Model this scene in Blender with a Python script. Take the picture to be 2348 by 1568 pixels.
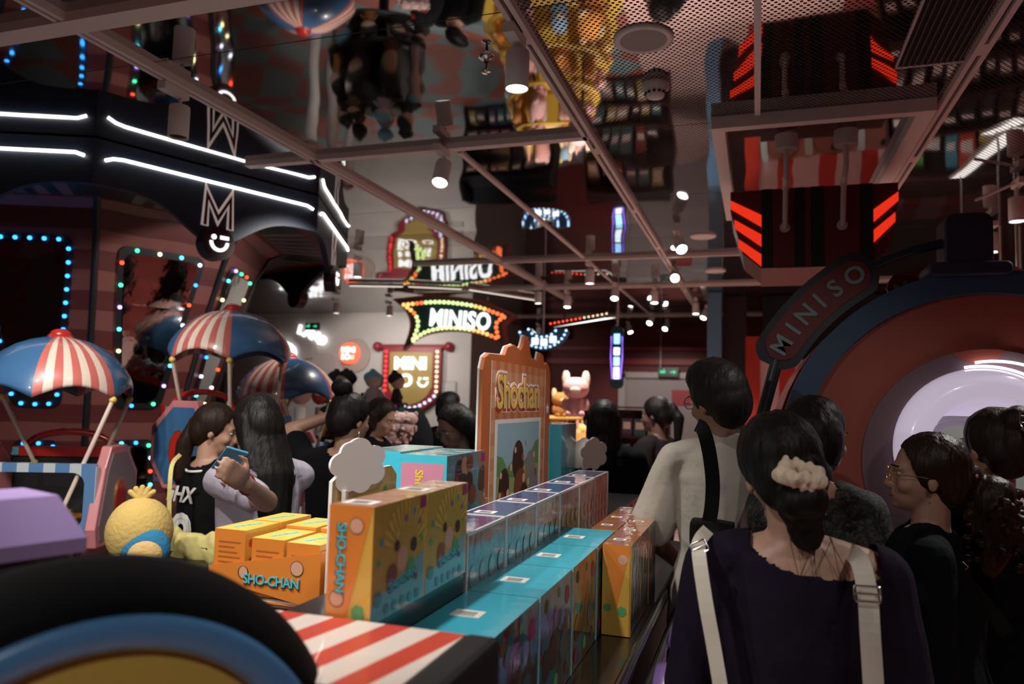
import bpy, bmesh, math, random
from mathutils import Vector, Matrix, Euler, noise
R = math.radians
for o in list(bpy.data.objects): bpy.data.objects.remove(o)
scn = bpy.context.scene
COL = scn.collection
random.seed(7)

# ---------------------------------------------------------------- camera
FPX, CX, CY = 1720.0, 1174.0, 784.0
EYE = Vector((0, 0, 1.6))
_v = Vector((1736 - CX, 929 - CY, FPX)).normalized()
_p = Vector((-4000 - CX, 929 - .026 * 5736 - CY, FPX))
_n = _v.cross(_p).normalized()
if _n.y < 0: _n = -_n
WZ = -_n; WY = _v; WX = WY.cross(WZ)
def ray(px, py):
    c = Vector((px - CX, py - CY, FPX)) / FPX
    return Vector((WX.dot(c), WY.dot(c), WZ.dot(c)))
def at_d(px, py, d): return EYE + ray(px, py) * d
def at_z(px, py, z): r = ray(px, py); return EYE + r * ((z - EYE.z) / r.z)
def at_y(px, py, y): r = ray(px, py); return EYE + r * (y / r.y)
def at_x(px, py, x): r = ray(px, py); return EYE + r * (x / r.x)
cam = bpy.data.cameras.new('camera'); camo = bpy.data.objects.new('camera', cam); COL.objects.link(camo)
cam.sensor_width = 36; cam.lens = FPX / 2348 * 36; cam.clip_start = .03; cam.clip_end = 60
rgt = Vector((WX.x, WY.x, WZ.x)); dwn = Vector((WX.y, WY.y, WZ.y)); fwd = Vector((WX.z, WY.z, WZ.z))
m = Matrix((rgt, -dwn, -fwd)).transposed().to_4x4(); m.translation = EYE
camo.matrix_world = m
cam.dof.use_dof = True; cam.dof.focus_distance = 2.1; cam.dof.aperture_fstop = 2.8
scn.camera = camo

# ---------------------------------------------------------------- world, exposure, lights
w = bpy.data.worlds.new('world'); scn.world = w; w.use_nodes = True
w.node_tree.nodes['Background'].inputs[0].default_value = (.02, .018, .02, 1)
scn.view_settings.view_transform = 'Standard'; scn.view_settings.look = 'None'
scn.view_settings.gamma = 1; scn.view_settings.use_curve_mapping = False
scn.view_settings.exposure = 0.15
CEIL = 2.9
def lamp(loc, target, e, col=(1, .95, .89), ang=55, blend=.5, size=.04):
    l = bpy.data.lights.new('spot_light', 'SPOT'); l.energy = e; l.color = col; l.spot_size = R(ang); l.spot_blend = blend; l.shadow_soft_size = size
    o = bpy.data.objects.new('spot_light', l); COL.objects.link(o); o.location = loc
    o.rotation_euler = (Vector(target) - Vector(loc)).to_track_quat('-Z', 'Y').to_euler(); return o
# x, y, energy, target, cone : track spotlights (those behind the camera too), plus added fill spots without fixtures
LAMPS = [(-.781, 2.41, 42, (-.72, 2.25, 1.1), 62), (-1.55, 3.44, 40, (-1.2, 2.9, 1.0), 60),
         (-2.31, 2.50, 0, (-2.31, 2.5, 1), 55), (-.781, .75, 60, (-.80, 1.45, 1.1), 70),
         (-2.31, .9, 62, (-2.9, 2.7, 1.2), 60), (.756, .6, 17, (.15, 1.9, 1.2), 70), (.756, 2.2, 40, (-.86, 2.70, 1.42), 34),  # last one is an added spot that brightens the poster
         (-.56, 5.48, 45, (-.6, 5.2, 1), 70), (-.781, 7.38, 60, (-.8, 7, 1), 80), (-.02, 6.85, 100, (0, 6.8, 1), 80),
         (.756, 5.65, 50, (.7, 5.5, 1), 70), (-2.31, 8.3, 70, (-2.2, 7.4, 1), 80), (-1.5, 6.5, 100, (-2.0, 7.2, .8), 80),
         (-3.58, 6.5, 60, (-3.6, 7.2, 1), 80), (-5.48, 8.92, 62, (-5.6, 10.4, 1.8), 100), (-4.4, 9.0, 55, (-4.6, 10.4, 1.7), 100),
         (-2.31, 4.6, 45, (-2.9, 4.6, 1.0), 70), (-1.5, 5.0, 40, (-1.6, 5.2, 1), 70), (-1.45, 10.9, 70, (-1.4, 12.5, 1), 90),
         (-.781, 8.2, 130, (-.8, 7.9, 0), 100), (.756, 7.6, 35, (1.6, 7.5, 1), 100), (1.55, 5.4, 60, (1.6, 5.6, 1), 90), (-2.31, -.8, 55, (-1.6, 1.4, .9), 80),  # far floor and right shelf spots are added to brighten them
         (.756, -.9, 40, (-.55, .65, 1.1), 50), (1.3, 3.0, 60, (1.5, 2.2, 0), 110), (.756, 1.5, 45, (1.3, .6, 0), 90), (-1.6, .9, 60, (-1.8, 1.3, 0), 110), (-1.5, 1.9, 60, (-1.9, 1.9, 0), 100),  # added: fill for the foreground wheel, then wide aisle spots for floor bounce
         (-2.31, 1.5, 75, (-3.5, 3.3, 1.5), 52), (-2.31, 4.0, 40, (-3.7, 4.1, 1.9), 80), (-.781, 4.2, 80, (-1.1, 4.6, 0), 110), (.756, 4.3, 60, (.8, 4.6, 0), 100)]  # added: fill for the kiosk walls, then wide spots raising the floor bounce
for (x, y, e, t, a) in LAMPS:
    if e: lamp((x, y, 2.60), t, e, ang=a)
# ---------------------------------------------------------------- materials
MT = {}
def _new(name):
    m = bpy.data.materials.new(name); m.use_nodes = True
    return m, m.node_tree.nodes, m.node_tree.links, m.node_tree.nodes['Principled BSDF']
def mat(name, col, rough=.5, metal=0, emit=0, ecol=None, coat=0, bump=0, bscale=40, alpha=1, trans=0, var=0):
    if name in MT: return MT[name]
    m, N, L, b = _new(name)
    b.inputs['Base Color'].default_value = (*col, 1); b.inputs['Roughness'].default_value = rough; b.inputs['Metallic'].default_value = metal
    if name.startswith('cloth') or name.startswith('tyre'): b.inputs['Specular IOR Level'].default_value = .12
    if emit: b.inputs['Emission Color'].default_value = (*(ecol or col), 1); b.inputs['Emission Strength'].default_value = emit
    if coat: b.inputs['Coat Weight'].default_value = coat; b.inputs['Coat Roughness'].default_value = .06
    if trans: b.inputs['Transmission Weight'].default_value = trans
    if alpha < 1: b.inputs['Alpha'].default_value = alpha
    if bump or var:
        t = N.new('ShaderNodeTexCoord'); n = N.new('ShaderNodeTexNoise'); n.inputs['Scale'].default_value = bscale; n.inputs['Detail'].default_value = 4
        L.new(t.outputs['Object'], n.inputs['Vector'])
        if bump:
            bp = N.new('ShaderNodeBump'); bp.inputs['Strength'].default_value = bump; bp.inputs['Distance'].default_value = .01
            L.new(n.outputs['Fac'], bp.inputs['Height']); L.new(bp.outputs['Normal'], b.inputs['Normal'])
            if coat: L.new(bp.outputs['Normal'], b.inputs['Coat Normal'])
        if var:
            r = N.new('ShaderNodeMapRange'); r.inputs[3].default_value = 1 - var; r.inputs[4].default_value = 1 + var
            mx = N.new('ShaderNodeMix'); mx.data_type = 'RGBA'; mx.blend_type = 'MULTIPLY'; mx.inputs[0].default_value = 1
            mx.inputs[6].default_value = (*col, 1); L.new(n.outputs['Fac'], r.inputs[0]); L.new(r.outputs[0], mx.inputs[7]); L.new(mx.outputs[2], b.inputs['Base Color'])
    MT[name] = m; return m
def mnode(N, L, op, a, b=None, c=None):
    n = N.new('ShaderNodeMath'); n.operation = op
    for i, v in enumerate((a, b, c)):
        if v is None: continue
        if isinstance(v, (int, float)): n.inputs[i].default_value = v
        else: L.new(v, n.inputs[i])
    return n.outputs[0]
def stripes(name, expr, period, c1, c2, duty=.5, rough=.5, coat=0, warp=0):
    """flat two-colour stripes across the object-space direction expr=(x,y,z)"""
    if name in MT: return MT[name]
    m, N, L, b = _new(name)
    t = N.new('ShaderNodeTexCoord'); d = N.new('ShaderNodeVectorMath'); d.operation = 'DOT_PRODUCT'; L.new(t.outputs['Object'], d.inputs[0]); d.inputs[1].default_value = expr
    v = d.outputs['Value']
    if warp:
        n = N.new('ShaderNodeTexNoise'); n.inputs['Scale'].default_value = 1.2; L.new(t.outputs['Object'], n.inputs['Vector'])
        v = mnode(N, L, 'ADD', v, mnode(N, L, 'MULTIPLY', n.outputs['Fac'], warp))
    f = mnode(N, L, 'LESS_THAN', mnode(N, L, 'FRACT', mnode(N, L, 'ADD', mnode(N, L, 'DIVIDE', v, period), 100)), duty)
    mx = N.new('ShaderNodeMix'); mx.data_type = 'RGBA'; L.new(f, mx.inputs[0]); mx.inputs[6].default_value = (*c2, 1); mx.inputs[7].default_value = (*c1, 1)
    L.new(mx.outputs[2], b.inputs['Base Color']); b.inputs['Roughness'].default_value = rough; b.inputs['Coat Weight'].default_value = coat
    MT[name] = m; return m
def patches(name, cols, scale=12, rough=.4, coat=1, stretch=(1, 1, 1), bump=.15):
    """printed art of soft overlapping colour patches under wrinkled film"""
    m, N, L, b = _new(name)
    t = N.new('ShaderNodeTexCoord'); mp = N.new('ShaderNodeMapping'); mp.inputs['Scale'].default_value = stretch; L.new(t.outputs['Object'], mp.inputs[0])
    vo = N.new('ShaderNodeTexVoronoi'); vo.inputs['Scale'].default_value = scale; L.new(mp.outputs[0], vo.inputs['Vector'])
    s = N.new('ShaderNodeSeparateColor'); L.new(vo.outputs['Color'], s.inputs[0])
    cr = N.new('ShaderNodeValToRGB'); cr.color_ramp.interpolation = 'CONSTANT'
    while len(cr.color_ramp.elements) < len(cols): cr.color_ramp.elements.new(.5)
    for i, c in enumerate(cols): cr.color_ramp.elements[i].position = i / len(cols); cr.color_ramp.elements[i].color = (*c, 1)
    L.new(s.outputs[0], cr.inputs[0]); L.new(cr.outputs[0], b.inputs['Base Color'])
    b.inputs['Roughness'].default_value = rough; b.inputs['Coat Weight'].default_value = coat; b.inputs['Coat Roughness'].default_value = .08
    n = N.new('ShaderNodeTexNoise'); n.inputs['Scale'].default_value = 25; L.new(t.outputs['Object'], n.inputs['Vector'])
    bp = N.new('ShaderNodeBump'); bp.inputs['Strength'].default_value = bump; bp.inputs['Distance'].default_value = .01; L.new(n.outputs['Fac'], bp.inputs['Height']); L.new(bp.outputs[0], b.inputs['Coat Normal'])
    MT[name] = m; return m
def mirror_ceiling(name, holes):
    m, N, L, b = _new(name)
    b.inputs['Metallic'].default_value = 1; b.inputs['Roughness'].default_value = .035
    g = N.new('ShaderNodeNewGeometry'); P = g.outputs['Position']
    sp = N.new('ShaderNodeSeparateXYZ'); L.new(P, sp.inputs[0]); X, Y = sp.outputs[0], sp.outputs[1]
    PW, PH = 1.53, 1.2
    ux = mnode(N, L, 'DIVIDE', mnode(N, L, 'ADD', X, .781 + 15.3), PW); uy = mnode(N, L, 'DIVIDE', mnode(N, L, 'ADD', Y, 12.1), PH)
    cb = N.new('ShaderNodeCombineXYZ'); L.new(mnode(N, L, 'FLOOR', ux), cb.inputs[0]); L.new(mnode(N, L, 'FLOOR', uy), cb.inputs[1])
    wn = N.new('ShaderNodeTexWhiteNoise'); L.new(cb.outputs[0], wn.inputs['Vector'])
    vs = N.new('ShaderNodeVectorMath'); vs.operation = 'SUBTRACT'; L.new(wn.outputs['Color'], vs.inputs[0]); vs.inputs[1].default_value = (.5, .5, .5)
    sc = N.new('ShaderNodeVectorMath'); sc.operation = 'SCALE'; L.new(vs.outputs[0], sc.inputs[0]); sc.inputs['Scale'].default_value = .007
    no = N.new('ShaderNodeTexNoise'); no.inputs['Scale'].default_value = 1.3; no.inputs['Detail'].default_value = 1; L.new(P, no.inputs['Vector'])
    bp = N.new('ShaderNodeBump'); bp.inputs['Strength'].default_value = 1; bp.inputs['Distance'].default_value = .012; L.new(no.outputs['Fac'], bp.inputs['Height'])
    ad = N.new('ShaderNodeVectorMath'); ad.operation = 'ADD'; L.new(sc.outputs[0], ad.inputs[0]); L.new(bp.outputs[0], ad.inputs[1])
    nm = N.new('ShaderNodeVectorMath'); nm.operation = 'NORMALIZE'; L.new(ad.outputs[0], nm.inputs[0]); L.new(nm.outputs[0], b.inputs['Normal'])
    # panel joints
    ey = mnode(N, L, 'ABSOLUTE', mnode(N, L, 'SUBTRACT', mnode(N, L, 'FRACT', uy), .5))
    seam = mnode(N, L, 'GREATER_THAN', ey, .5 - .003 / PH)
    mask = seam
    if holes:
        for off in (0, .5):
            fx = mnode(N, L, 'SUBTRACT', mnode(N, L, 'FRACT', mnode(N, L, 'ADD', mnode(N, L, 'DIVIDE', X, .0225), 500 + off)), .5)
            fy = mnode(N, L, 'SUBTRACT', mnode(N, L, 'FRACT', mnode(N, L, 'ADD', mnode(N, L, 'DIVIDE', Y, .030), 500 + off)), .5)
            fx = mnode(N, L, 'MULTIPLY', fx, .0225); fy = mnode(N, L, 'MULTIPLY', fy, .030)
            d2 = mnode(N, L, 'ADD', mnode(N, L, 'MULTIPLY', fx, fx), mnode(N, L, 'MULTIPLY', fy, fy))
            mask = mnode(N, L, 'MAXIMUM', mask, mnode(N, L, 'LESS_THAN', d2, .0060 ** 2))
    mx = N.new('ShaderNodeMix'); mx.data_type = 'RGBA'; L.new(mask, mx.inputs[0]); mx.inputs[6].default_value = (.56, .545, .54, 1); mx.inputs[7].default_value = (.008, .008, .008, 1)
    L.new(mx.outputs[2], b.inputs['Base Color']); L.new(mnode(N, L, 'SUBTRACT', 1, mask), b.inputs['Metallic'])
    L.new(mnode(N, L, 'ADD', mnode(N, L, 'MULTIPLY', mask, .8), .035), b.inputs['Roughness'])
    MT[name] = m; return m
def hair_mat(name, c, c2, rough=.5):
    m, N, L, b = _new(name)
    t = N.new('ShaderNodeTexCoord'); mp = N.new('ShaderNodeMapping'); mp.inputs['Scale'].default_value = (140, 140, 9); L.new(t.outputs['Object'], mp.inputs[0])
    n = N.new('ShaderNodeTexNoise'); n.inputs['Scale'].default_value = 1; n.inputs['Detail'].default_value = 3; L.new(mp.outputs[0], n.inputs['Vector'])
    mx = N.new('ShaderNodeMix'); mx.data_type = 'RGBA'; L.new(n.outputs['Fac'], mx.inputs[0]); mx.inputs[6].default_value = (*c, 1); mx.inputs[7].default_value = (*c2, 1)
    L.new(mx.outputs[2], b.inputs['Base Color']); b.inputs['Roughness'].default_value = rough; b.inputs['Specular IOR Level'].default_value = .22
    bp = N.new('ShaderNodeBump'); bp.inputs['Strength'].default_value = .6; bp.inputs['Distance'].default_value = .004; L.new(n.outputs['Fac'], bp.inputs['Height']); L.new(bp.outputs[0], b.inputs['Normal'])
    MT[name] = m; return m
def floor_mat():
    m, N, L, b = _new('checked floor')
    g = N.new('ShaderNodeNewGeometry'); sp = N.new('ShaderNodeSeparateXYZ'); L.new(g.outputs['Position'], sp.inputs[0]); X, Y = sp.outputs[0], sp.outputs[1]
    mp = N.new('ShaderNodeMapping'); mp.inputs['Rotation'].default_value = (0, 0, R(45)); L.new(g.outputs['Position'], mp.inputs[0])
    ck = N.new('ShaderNodeTexChecker'); ck.inputs['Scale'].default_value = 2.2; L.new(mp.outputs[0], ck.inputs[0])
    ck.inputs[1].default_value = (.42, .14, .11, 1); ck.inputs[2].default_value = (.24, .32, .33, 1)
    pl = mnode(N, L, 'LESS_THAN', mnode(N, L, 'FRACT', mnode(N, L, 'ADD', mnode(N, L, 'DIVIDE', Y, .30), 50)), .05)
    mx = N.new('ShaderNodeMix'); mx.data_type = 'RGBA'; L.new(pl, mx.inputs[0]); mx.inputs[6].default_value = (.78, .47, .42, 1); mx.inputs[7].default_value = (.25, .12, .11, 1)
    m2 = N.new('ShaderNodeMix'); m2.data_type = 'RGBA'; L.new(mnode(N, L, 'LESS_THAN', X, -1.35), m2.inputs[0]); L.new(mx.outputs[2], m2.inputs[6]); L.new(ck.outputs[0], m2.inputs[7])
    m3 = N.new('ShaderNodeMix'); m3.data_type = 'RGBA'; L.new(mnode(N, L, 'GREATER_THAN', X, .95), m3.inputs[0]); L.new(m2.outputs[2], m3.inputs[6]); m3.inputs[7].default_value = (.34, .07, .06, 1)
    L.new(m3.outputs[2], b.inputs['Base Color']); b.inputs['Roughness'].default_value = .35
    MT['floor'] = m; return m
def lit(name, col, s): return mat(name, (.02, .02, .02), .5, emit=s, ecol=col)
BLACK = mat('black paint', (.008, .008, .009), .45); MATTE = mat('matt black', (.006, .006, .006), .8)
WHITE = mat('white paint', (.80, .77, .76), .5); GREYM = mat('light grey metal', (.62, .58, .57), .45, .1)
NAVY = mat('navy lacquer', (.008, .017, .040), .5); BLUE = mat('blue lacquer', (.045, .13, .27), .3, coat=.6)
RED = mat('red lacquer', (.42, .02, .015), .3, coat=.5); DRED = mat('dark red lacquer', (.10, .008, .008), .35)
PINK = mat('pink lacquer', (.55, .20, .21), .3, coat=.4); CREAM = mat('cream lacquer', (.68, .56, .47), .35, coat=.5)
CORAL = mat('coral lacquer', (.52, .13, .11), .35, coat=.5); GOLD = mat('gold metal', (.75, .52, .14), .25, .9)
YELK = mat('yellow knob', (.72, .50, .12), .35); LILAC = mat('lilac lacquer', (.25, .16, .36), .35, coat=.3)
MIRR = mat('mirror glass', (.45, .44, .43), .05, 1, bump=.35, bscale=3); CHROME = mat('chrome', (.7, .7, .7), .12, 1)
LED = lit('white neon', (1, .93, .82), 5); LAMPW = lit('lamp glow', (1, .97, .92), 14); CARD = mat('white card', (.82, .78, .74), .6)
TXTW = lit('lit white letter', (1, 1, 1), 1.7)

# ---------------------------------------------------------------- mesh builder
class G:
    def __init__(s): s.v = []; s.f = []; s.mi = []; s.sm = []
    def add(s, vs, fs, m=0, sm=False, M=None):
        b = len(s.v)
        for v in vs:
            v = Vector(v); s.v.append(M @ v if M else v)
        for f in fs: s.f.append([b + i for i in f]); s.mi.append(m); s.sm.append(sm)
        return s
    def box(s, c, d, m=0, M=None, mm=None):
        x, y, z = c; a, b_, e = d[0] / 2, d[1] / 2, d[2] / 2
        vs = [(x + i * a, y + j * b_, z + k * e) for i in (-1, 1) for j in (-1, 1) for k in (-1, 1)]
        fs = [(0, 1, 3, 2), (4, 6, 7, 5), (0, 4, 5, 1), (2, 3, 7, 6), (0, 2, 6, 4), (1, 5, 7, 3)]  # -x +x -y +y -z +z
        for i, f in enumerate(fs): s.add(vs, [f], mm[i] if mm else m, False, M)
        return s
    def bb(s, x0, x1, y0, y1, z0, z1, m=0, M=None, mm=None): return s.box(((x0 + x1) / 2, (y0 + y1) / 2, (z0 + z1) / 2), (x1 - x0, y1 - y0, z1 - z0), m, M, mm)
    def rings(s, rs, m=0, sm=True, cap=True, M=None, closed=False):
        n = len(rs[0]); vs = [v for r in rs for v in r]; fs = []
        K = len(rs)
        for k in range(K if closed else K - 1):
            a, b_ = k * n, ((k + 1) % K) * n
            for i in range(n): j = (i + 1) % n; fs.append((a + i, a + j, b_ + j, b_ + i))
        s.add(vs, fs, m, sm, M)
        if cap and not closed: s.add(rs[0], [tuple(range(n))[::-1]], m, False, M); s.add(rs[-1], [tuple(range(n))], m, False, M)
        return s
    def cyl(s, p0, p1, r0, r1=None, n=16, m=0, cap=True, sm=True, M=None):
        p0, p1 = Vector(p0), Vector(p1); r1 = r0 if r1 is None else r1; q = (p1 - p0).to_track_quat('Z', 'Y')
        R_ = lambda p, r: [p + q @ Vector((r * math.cos(2 * math.pi * i / n), r * math.sin(2 * math.pi * i / n), 0)) for i in range(n)]
        return s.rings([R_(p0, r0), R_(p1, r1)], m, sm, cap, M)
    def sph(s, c, r, n=12, m=0, M=None, q=None):
        r = (r, r, r) if isinstance(r, (int, float)) else r; c = Vector(c); rs = []
        for k in range(1, n):
            a = math.pi * k / n - math.pi / 2; ring = []
            for i in range(2 * n):
                b_ = math.pi * i / n; v = Vector((r[0] * math.cos(a) * math.cos(b_), r[1] * math.cos(a) * math.sin(b_), r[2] * math.sin(a)))
                ring.append(c + (q @ v if q else v))
            rs.append(ring)
        return s.rings(rs, m, True, True, M)
    def cap(s, p0, r0, p1, r1, n=10, m=0):
        p0, p1 = Vector(p0), Vector(p1); q = (p1 - p0).to_track_quat('Z', 'Y'); L_ = (p1 - p0).length; rs = []
        st = [(-math.cos(a) * r0, math.sin(a) * r0) for a in (.3, .8, 1.2, 1.57)] + [(L_ + math.cos(a) * r1, math.sin(a) * r1) for a in (1.57, 1.2, .8, .3)]
        for z, r in st: rs.append([p0 + q @ Vector((r * math.cos(2 * math.pi * i / n), r * math.sin(2 * math.pi * i / n), z)) for i in range(n)])
        return s.rings(rs, m)
    def loft(s, secs, n=24, m=0, M=None):   # (z, rx, ry, cx, cy) elliptic sections
        rs = [[Vector((cx + rx * math.cos(2 * math.pi * i / n), cy + ry * math.sin(2 * math.pi * i / n), z)) for i in range(n)] for z, rx, ry, cx, cy in secs]
        return s.rings(rs, m, True, True, M)
    def lathe(s, prof, n=32, m=0, M=None, sm=True, cap=False, closed=False):
        rs = [[Vector((r * math.cos(2 * math.pi * i / n), r * math.sin(2 * math.pi * i / n), z)) for i in range(n)] for r, z in prof]
        return s.rings(rs, m, sm, cap, M, closed)
    def torus(s, RR, r, n=32, k=10, m=0, M=None):
        return s.lathe([(RR + r * math.cos(2 * math.pi * i / k), r * math.sin(2 * math.pi * i / k)) for i in range(k)], n, m, M, closed=True)
    def tube(s, pts, r, n=8, m=0, closed=False, M=None, flat=None):
        pts = [Vector(p) for p in pts]; K = len(pts); rs = []
        for k in range(K):
            t = (pts[(k + 1) % K] - pts[k - 1]) if closed else (pts[min(k + 1, K - 1)] - pts[max(k - 1, 0)])
            q = t.to_track_quat('Z', 'Y'); rr = r[k] if isinstance(r, list) else r
            rs.append([pts[k] + q @ Vector((rr * math.cos(2 * math.pi * i / n), rr * (flat or 1) * math.sin(2 * math.pi * i / n), 0)) for i in range(n)])
        return s.rings(rs, m, True, not closed, M, closed)
    def prism(s, pts, d0, d1, m=0, M=None, ms=None, sm=False):   # 2D outline in XZ, thickness along Y d0..d1
        n = len(pts); a = [(x, d0, z) for x, z in pts]; b_ = [(x, d1, z) for x, z in pts]
        s.add(a, [tuple(range(n))], m, False, M); s.add(b_, [tuple(range(n))[::-1]], m, False, M)
        s.add(a + b_, [(i, i + n, (i + 1) % n + n, (i + 1) % n) for i in range(n)], m if ms is None else ms, sm, M); return s
    def mesh(s, name, mats):
        me = bpy.data.meshes.new(name); me.from_pydata([tuple(v) for v in s.v], [], s.f)
        for mt in (mats if isinstance(mats, (list, tuple)) else [mats]): me.materials.append(mt)
        me.polygons.foreach_set('material_index', s.mi); me.polygons.foreach_set('use_smooth', s.sm)
        me.update(); return me
    def build(s, name, mats, parent=None, bevel=0):
        me = s.mesh(name, mats)
        bm = bmesh.new(); bm.from_mesh(me)
        if bevel: bmesh.ops.remove_doubles(bm, verts=bm.verts, dist=1e-5)
        bmesh.ops.recalc_face_normals(bm, faces=bm.faces); bm.to_mesh(me); bm.free()
        o = bpy.data.objects.new(name, me); COL.objects.link(o)
        if parent: o.parent = parent
        if bevel:
            b = o.modifiers.new('bevel', 'BEVEL'); b.width = bevel; b.segments = 2; b.limit_method = 'ANGLE'
        return o
def tag(o, label=None, cat=None, group=None, kind=None):
    if label: o['label'] = label
    if cat: o['category'] = cat
    if group: o['group'] = group
    if kind: o['kind'] = kind
    return o
def empty(name, loc=(0, 0, 0), rz=0, label=None, cat=None, group=None):
    o = bpy.data.objects.new(name, None); COL.objects.link(o); o.location = loc; o.rotation_euler = (0, 0, rz); o.empty_display_size = .05
    return tag(o, label, cat, group)
def struct(name, g, m): o = g.build(name, m); o['kind'] = 'structure'; return o
def copy_tree(o, parent=None):
    c = o.copy(); COL.objects.link(c)
    if parent: c.parent = parent
    for ch in list(o.children): copy_tree(ch, c)
    return c
_tc = {}
def text(body, size, ext, m, parent, M, name='lettering', off=0, spacing=1, shear=0):
    k = (body, size, ext, off, spacing, shear, m.name)
    if k not in _tc:
        cu = bpy.data.curves.new('t', 'FONT'); cu.body = body; cu.size = size; cu.extrude = ext; cu.offset = off; cu.space_character = spacing; cu.shear = shear
        cu.align_x = 'CENTER'; cu.align_y = 'CENTER'; cu.resolution_u = 3
        t = bpy.data.objects.new('t', cu); me = bpy.data.meshes.new_from_object(t); me.name = name
        me.materials.clear(); me.materials.append(m); bpy.data.objects.remove(t); bpy.data.curves.remove(cu); _tc[k] = me
    o = bpy.data.objects.new(name, _tc[k]); COL.objects.link(o)
    if parent: o.parent = parent
    o.matrix_basis = M; return o
def TM(loc, rx=0, ry=0, rz=0, s=1): return Matrix.Translation(Vector(loc)) @ Euler((rx, ry, rz)).to_matrix().to_4x4() @ Matrix.Scale(s, 4)
def face_to(loc, nrm, up=(0, 0, 1)):   # local +Z along nrm, local +Y along up
    n = Vector(nrm).normalized(); x = Vector(up).cross(n).normalized(); y = n.cross(x)
    M = Matrix((x, y, n)).transposed().to_4x4(); M.translation = Vector(loc); return M
def smiley(g, M, s, m=0, d=.01):   # wink smile: dot, bar, open arc
    g.cyl((-.28 * s, .25 * s, 0), (-.28 * s, .25 * s, d), .12 * s, n=16, m=m, M=M)
    g.box((.25 * s, .27 * s, d / 2), (.42 * s, .16 * s, d), m, M)
    n = 14; o_, i_ = .48 * s, .33 * s; vs = []; fs = []
    for k in range(n + 1):
        a = math.pi + math.pi * k / n
        for z in (0, d):
            for r in (o_, i_): vs.append((r * math.cos(a), r * math.sin(a) + .05 * s, z))
    for k in range(n):
        b = 4 * k; fs += [(b + 2, b + 3, b + 7, b + 6), (b, b + 2, b + 6, b + 4), (b + 1, b + 5, b + 7, b + 3)]
    g.add(vs, fs, m, False, M)
def rrect(w, h, r, n=5, cx=0, cy=0):
    pts = []
    for sx, sy, a0 in ((1, 1, 0), (-1, 1, 90), (-1, -1, 180), (1, -1, 270)):
        for i in range(n + 1):
            a = R(a0 + 90 * i / n); pts.append((cx + sx * (w / 2 - r) + r * math.cos(a), cy + sy * (h / 2 - r) + r * math.sin(a)))
    return pts

def stroke(pts, w, d0, d1):   # mitred outline of an open polyline as a plate
    P = [Vector(p) for p in pts]; L_, R_ = [], []
    for i, p in enumerate(P):
        a = (P[i] - P[i - 1]).normalized() if i else (P[1] - P[0]).normalized(); c = (P[i + 1] - P[i]).normalized() if i < len(P) - 1 else a
        n = Vector((-a.y, a.x)) + Vector((-c.y, c.x)); n = n.normalized(); k = w / 2 / max(.35, n.dot(Vector((-a.y, a.x)))); L_.append(p + n * k); R_.append(p - n * k)
    g = G(); n = len(P); vs = [(q.x, q.y, z) for z in (d0, d1) for q in L_ + R_]; f = []
    for i in range(n - 1): f += [(i, i + 1, n + i + 1, n + i), (2 * n + i, 3 * n + i, 3 * n + i + 1, 2 * n + i + 1), (i, 2 * n + i, 2 * n + i + 1, i + 1), (n + i, n + i + 1, 3 * n + i + 1, 3 * n + i)]
    f += [(0, n, 3 * n, 2 * n), (n - 1, 3 * n - 1, 4 * n - 1, 2 * n - 1)]
    return g.add(vs, f)
# ---------------------------------------------------------------- room shell
XL, XR, YB, YF = -8.5, 3.2, -3.0, 13.2
struct('floor', G().bb(XL, XR, YB, YF, -.05, 0), floor_mat())
TC = -.781
struct('ceiling', G().bb(XL, TC, YB, 5.4, CEIL, CEIL + .05), mirror_ceiling('mirror ceiling', False))
PERF = mirror_ceiling('perforated mirror ceiling', True)
g = G().bb(XL, TC, 5.4, YF, CEIL, CEIL + .05).bb(TC, XR, YB, 3.42, CEIL, CEIL + .05).bb(TC, -.2, 3.42, YF, CEIL, CEIL + .05)
g.bb(-.2, .71, 5.2, YF, CEIL, CEIL + .05).bb(.71, XR, 3.42, YF, CEIL, CEIL + .05)
struct('ceiling', g, PERF)
struct('ceiling', G().bb(-.2, .71, 3.42, 5.2, CEIL, CEIL + .05), MT['mirror ceiling'])
WALLW = mat('off white wall', (.52, .47, .44), .7); WALLR = mat('dark red wall', (.16, .02, .018), .6)
struct('wall_left', G().bb(XL - .1, XL, YB, YF, 0, CEIL), mat('dim plum wall', (.06, .03, .035), .7))
struct('wall_right', G().bb(XR, XR + .1, YB, YF, 0, CEIL), stripes('red and cream wall', (0, 1, 0), .5, (.42, .03, .02), (.5, .3, .25)))
struct('wall_rear', G().bb(XL, XR, YB - .1, YB, 0, CEIL), stripes('pink striped wall', (1, 0, 0), .6, (.40, .06, .05), (.5, .26, .22)))
g = G().bb(-4.09, -2.3, YF - .1, YF, 0, CEIL).bb(-.5, XR, YF - .1, YF, 0, CEIL).bb(-2.3, -.5, YF - .1, YF, 2.1, CEIL)
struct('wall_back', g, WALLR)
g = G().bb(XL, -4.09, 10.5, 10.65, 0, CEIL).bb(-4.24, -4.09, 10.65, YF, 0, CEIL); struct('wall_left_back', g, WALLW)
g = G().bb(-2.30, -2.18, YF - .18, YF - .08, 0, 2.1).bb(-.62, -.5, YF - .18, YF - .08, 0, 2.1).bb(-2.3, -.5, YF - .18, YF - .08, 2.02, 2.12)
struct('door_1', G().bb(-2.2, -.6, YF - .1, YF - .02, 0, 2.05), mat('pale door', (.42, .33, .32), .5)); struct('trim_1', g, mat('pale trim', (.5, .42, .4), .5))
struct('trim_2', G().bb(-4.09, XR, YF - .2, YF - .1, 2.25, 2.35).bb(-4.09, XR, YF - .2, YF - .1, 2.5, 2.56), mat('red trim', (.28, .02, .02), .5))

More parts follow.
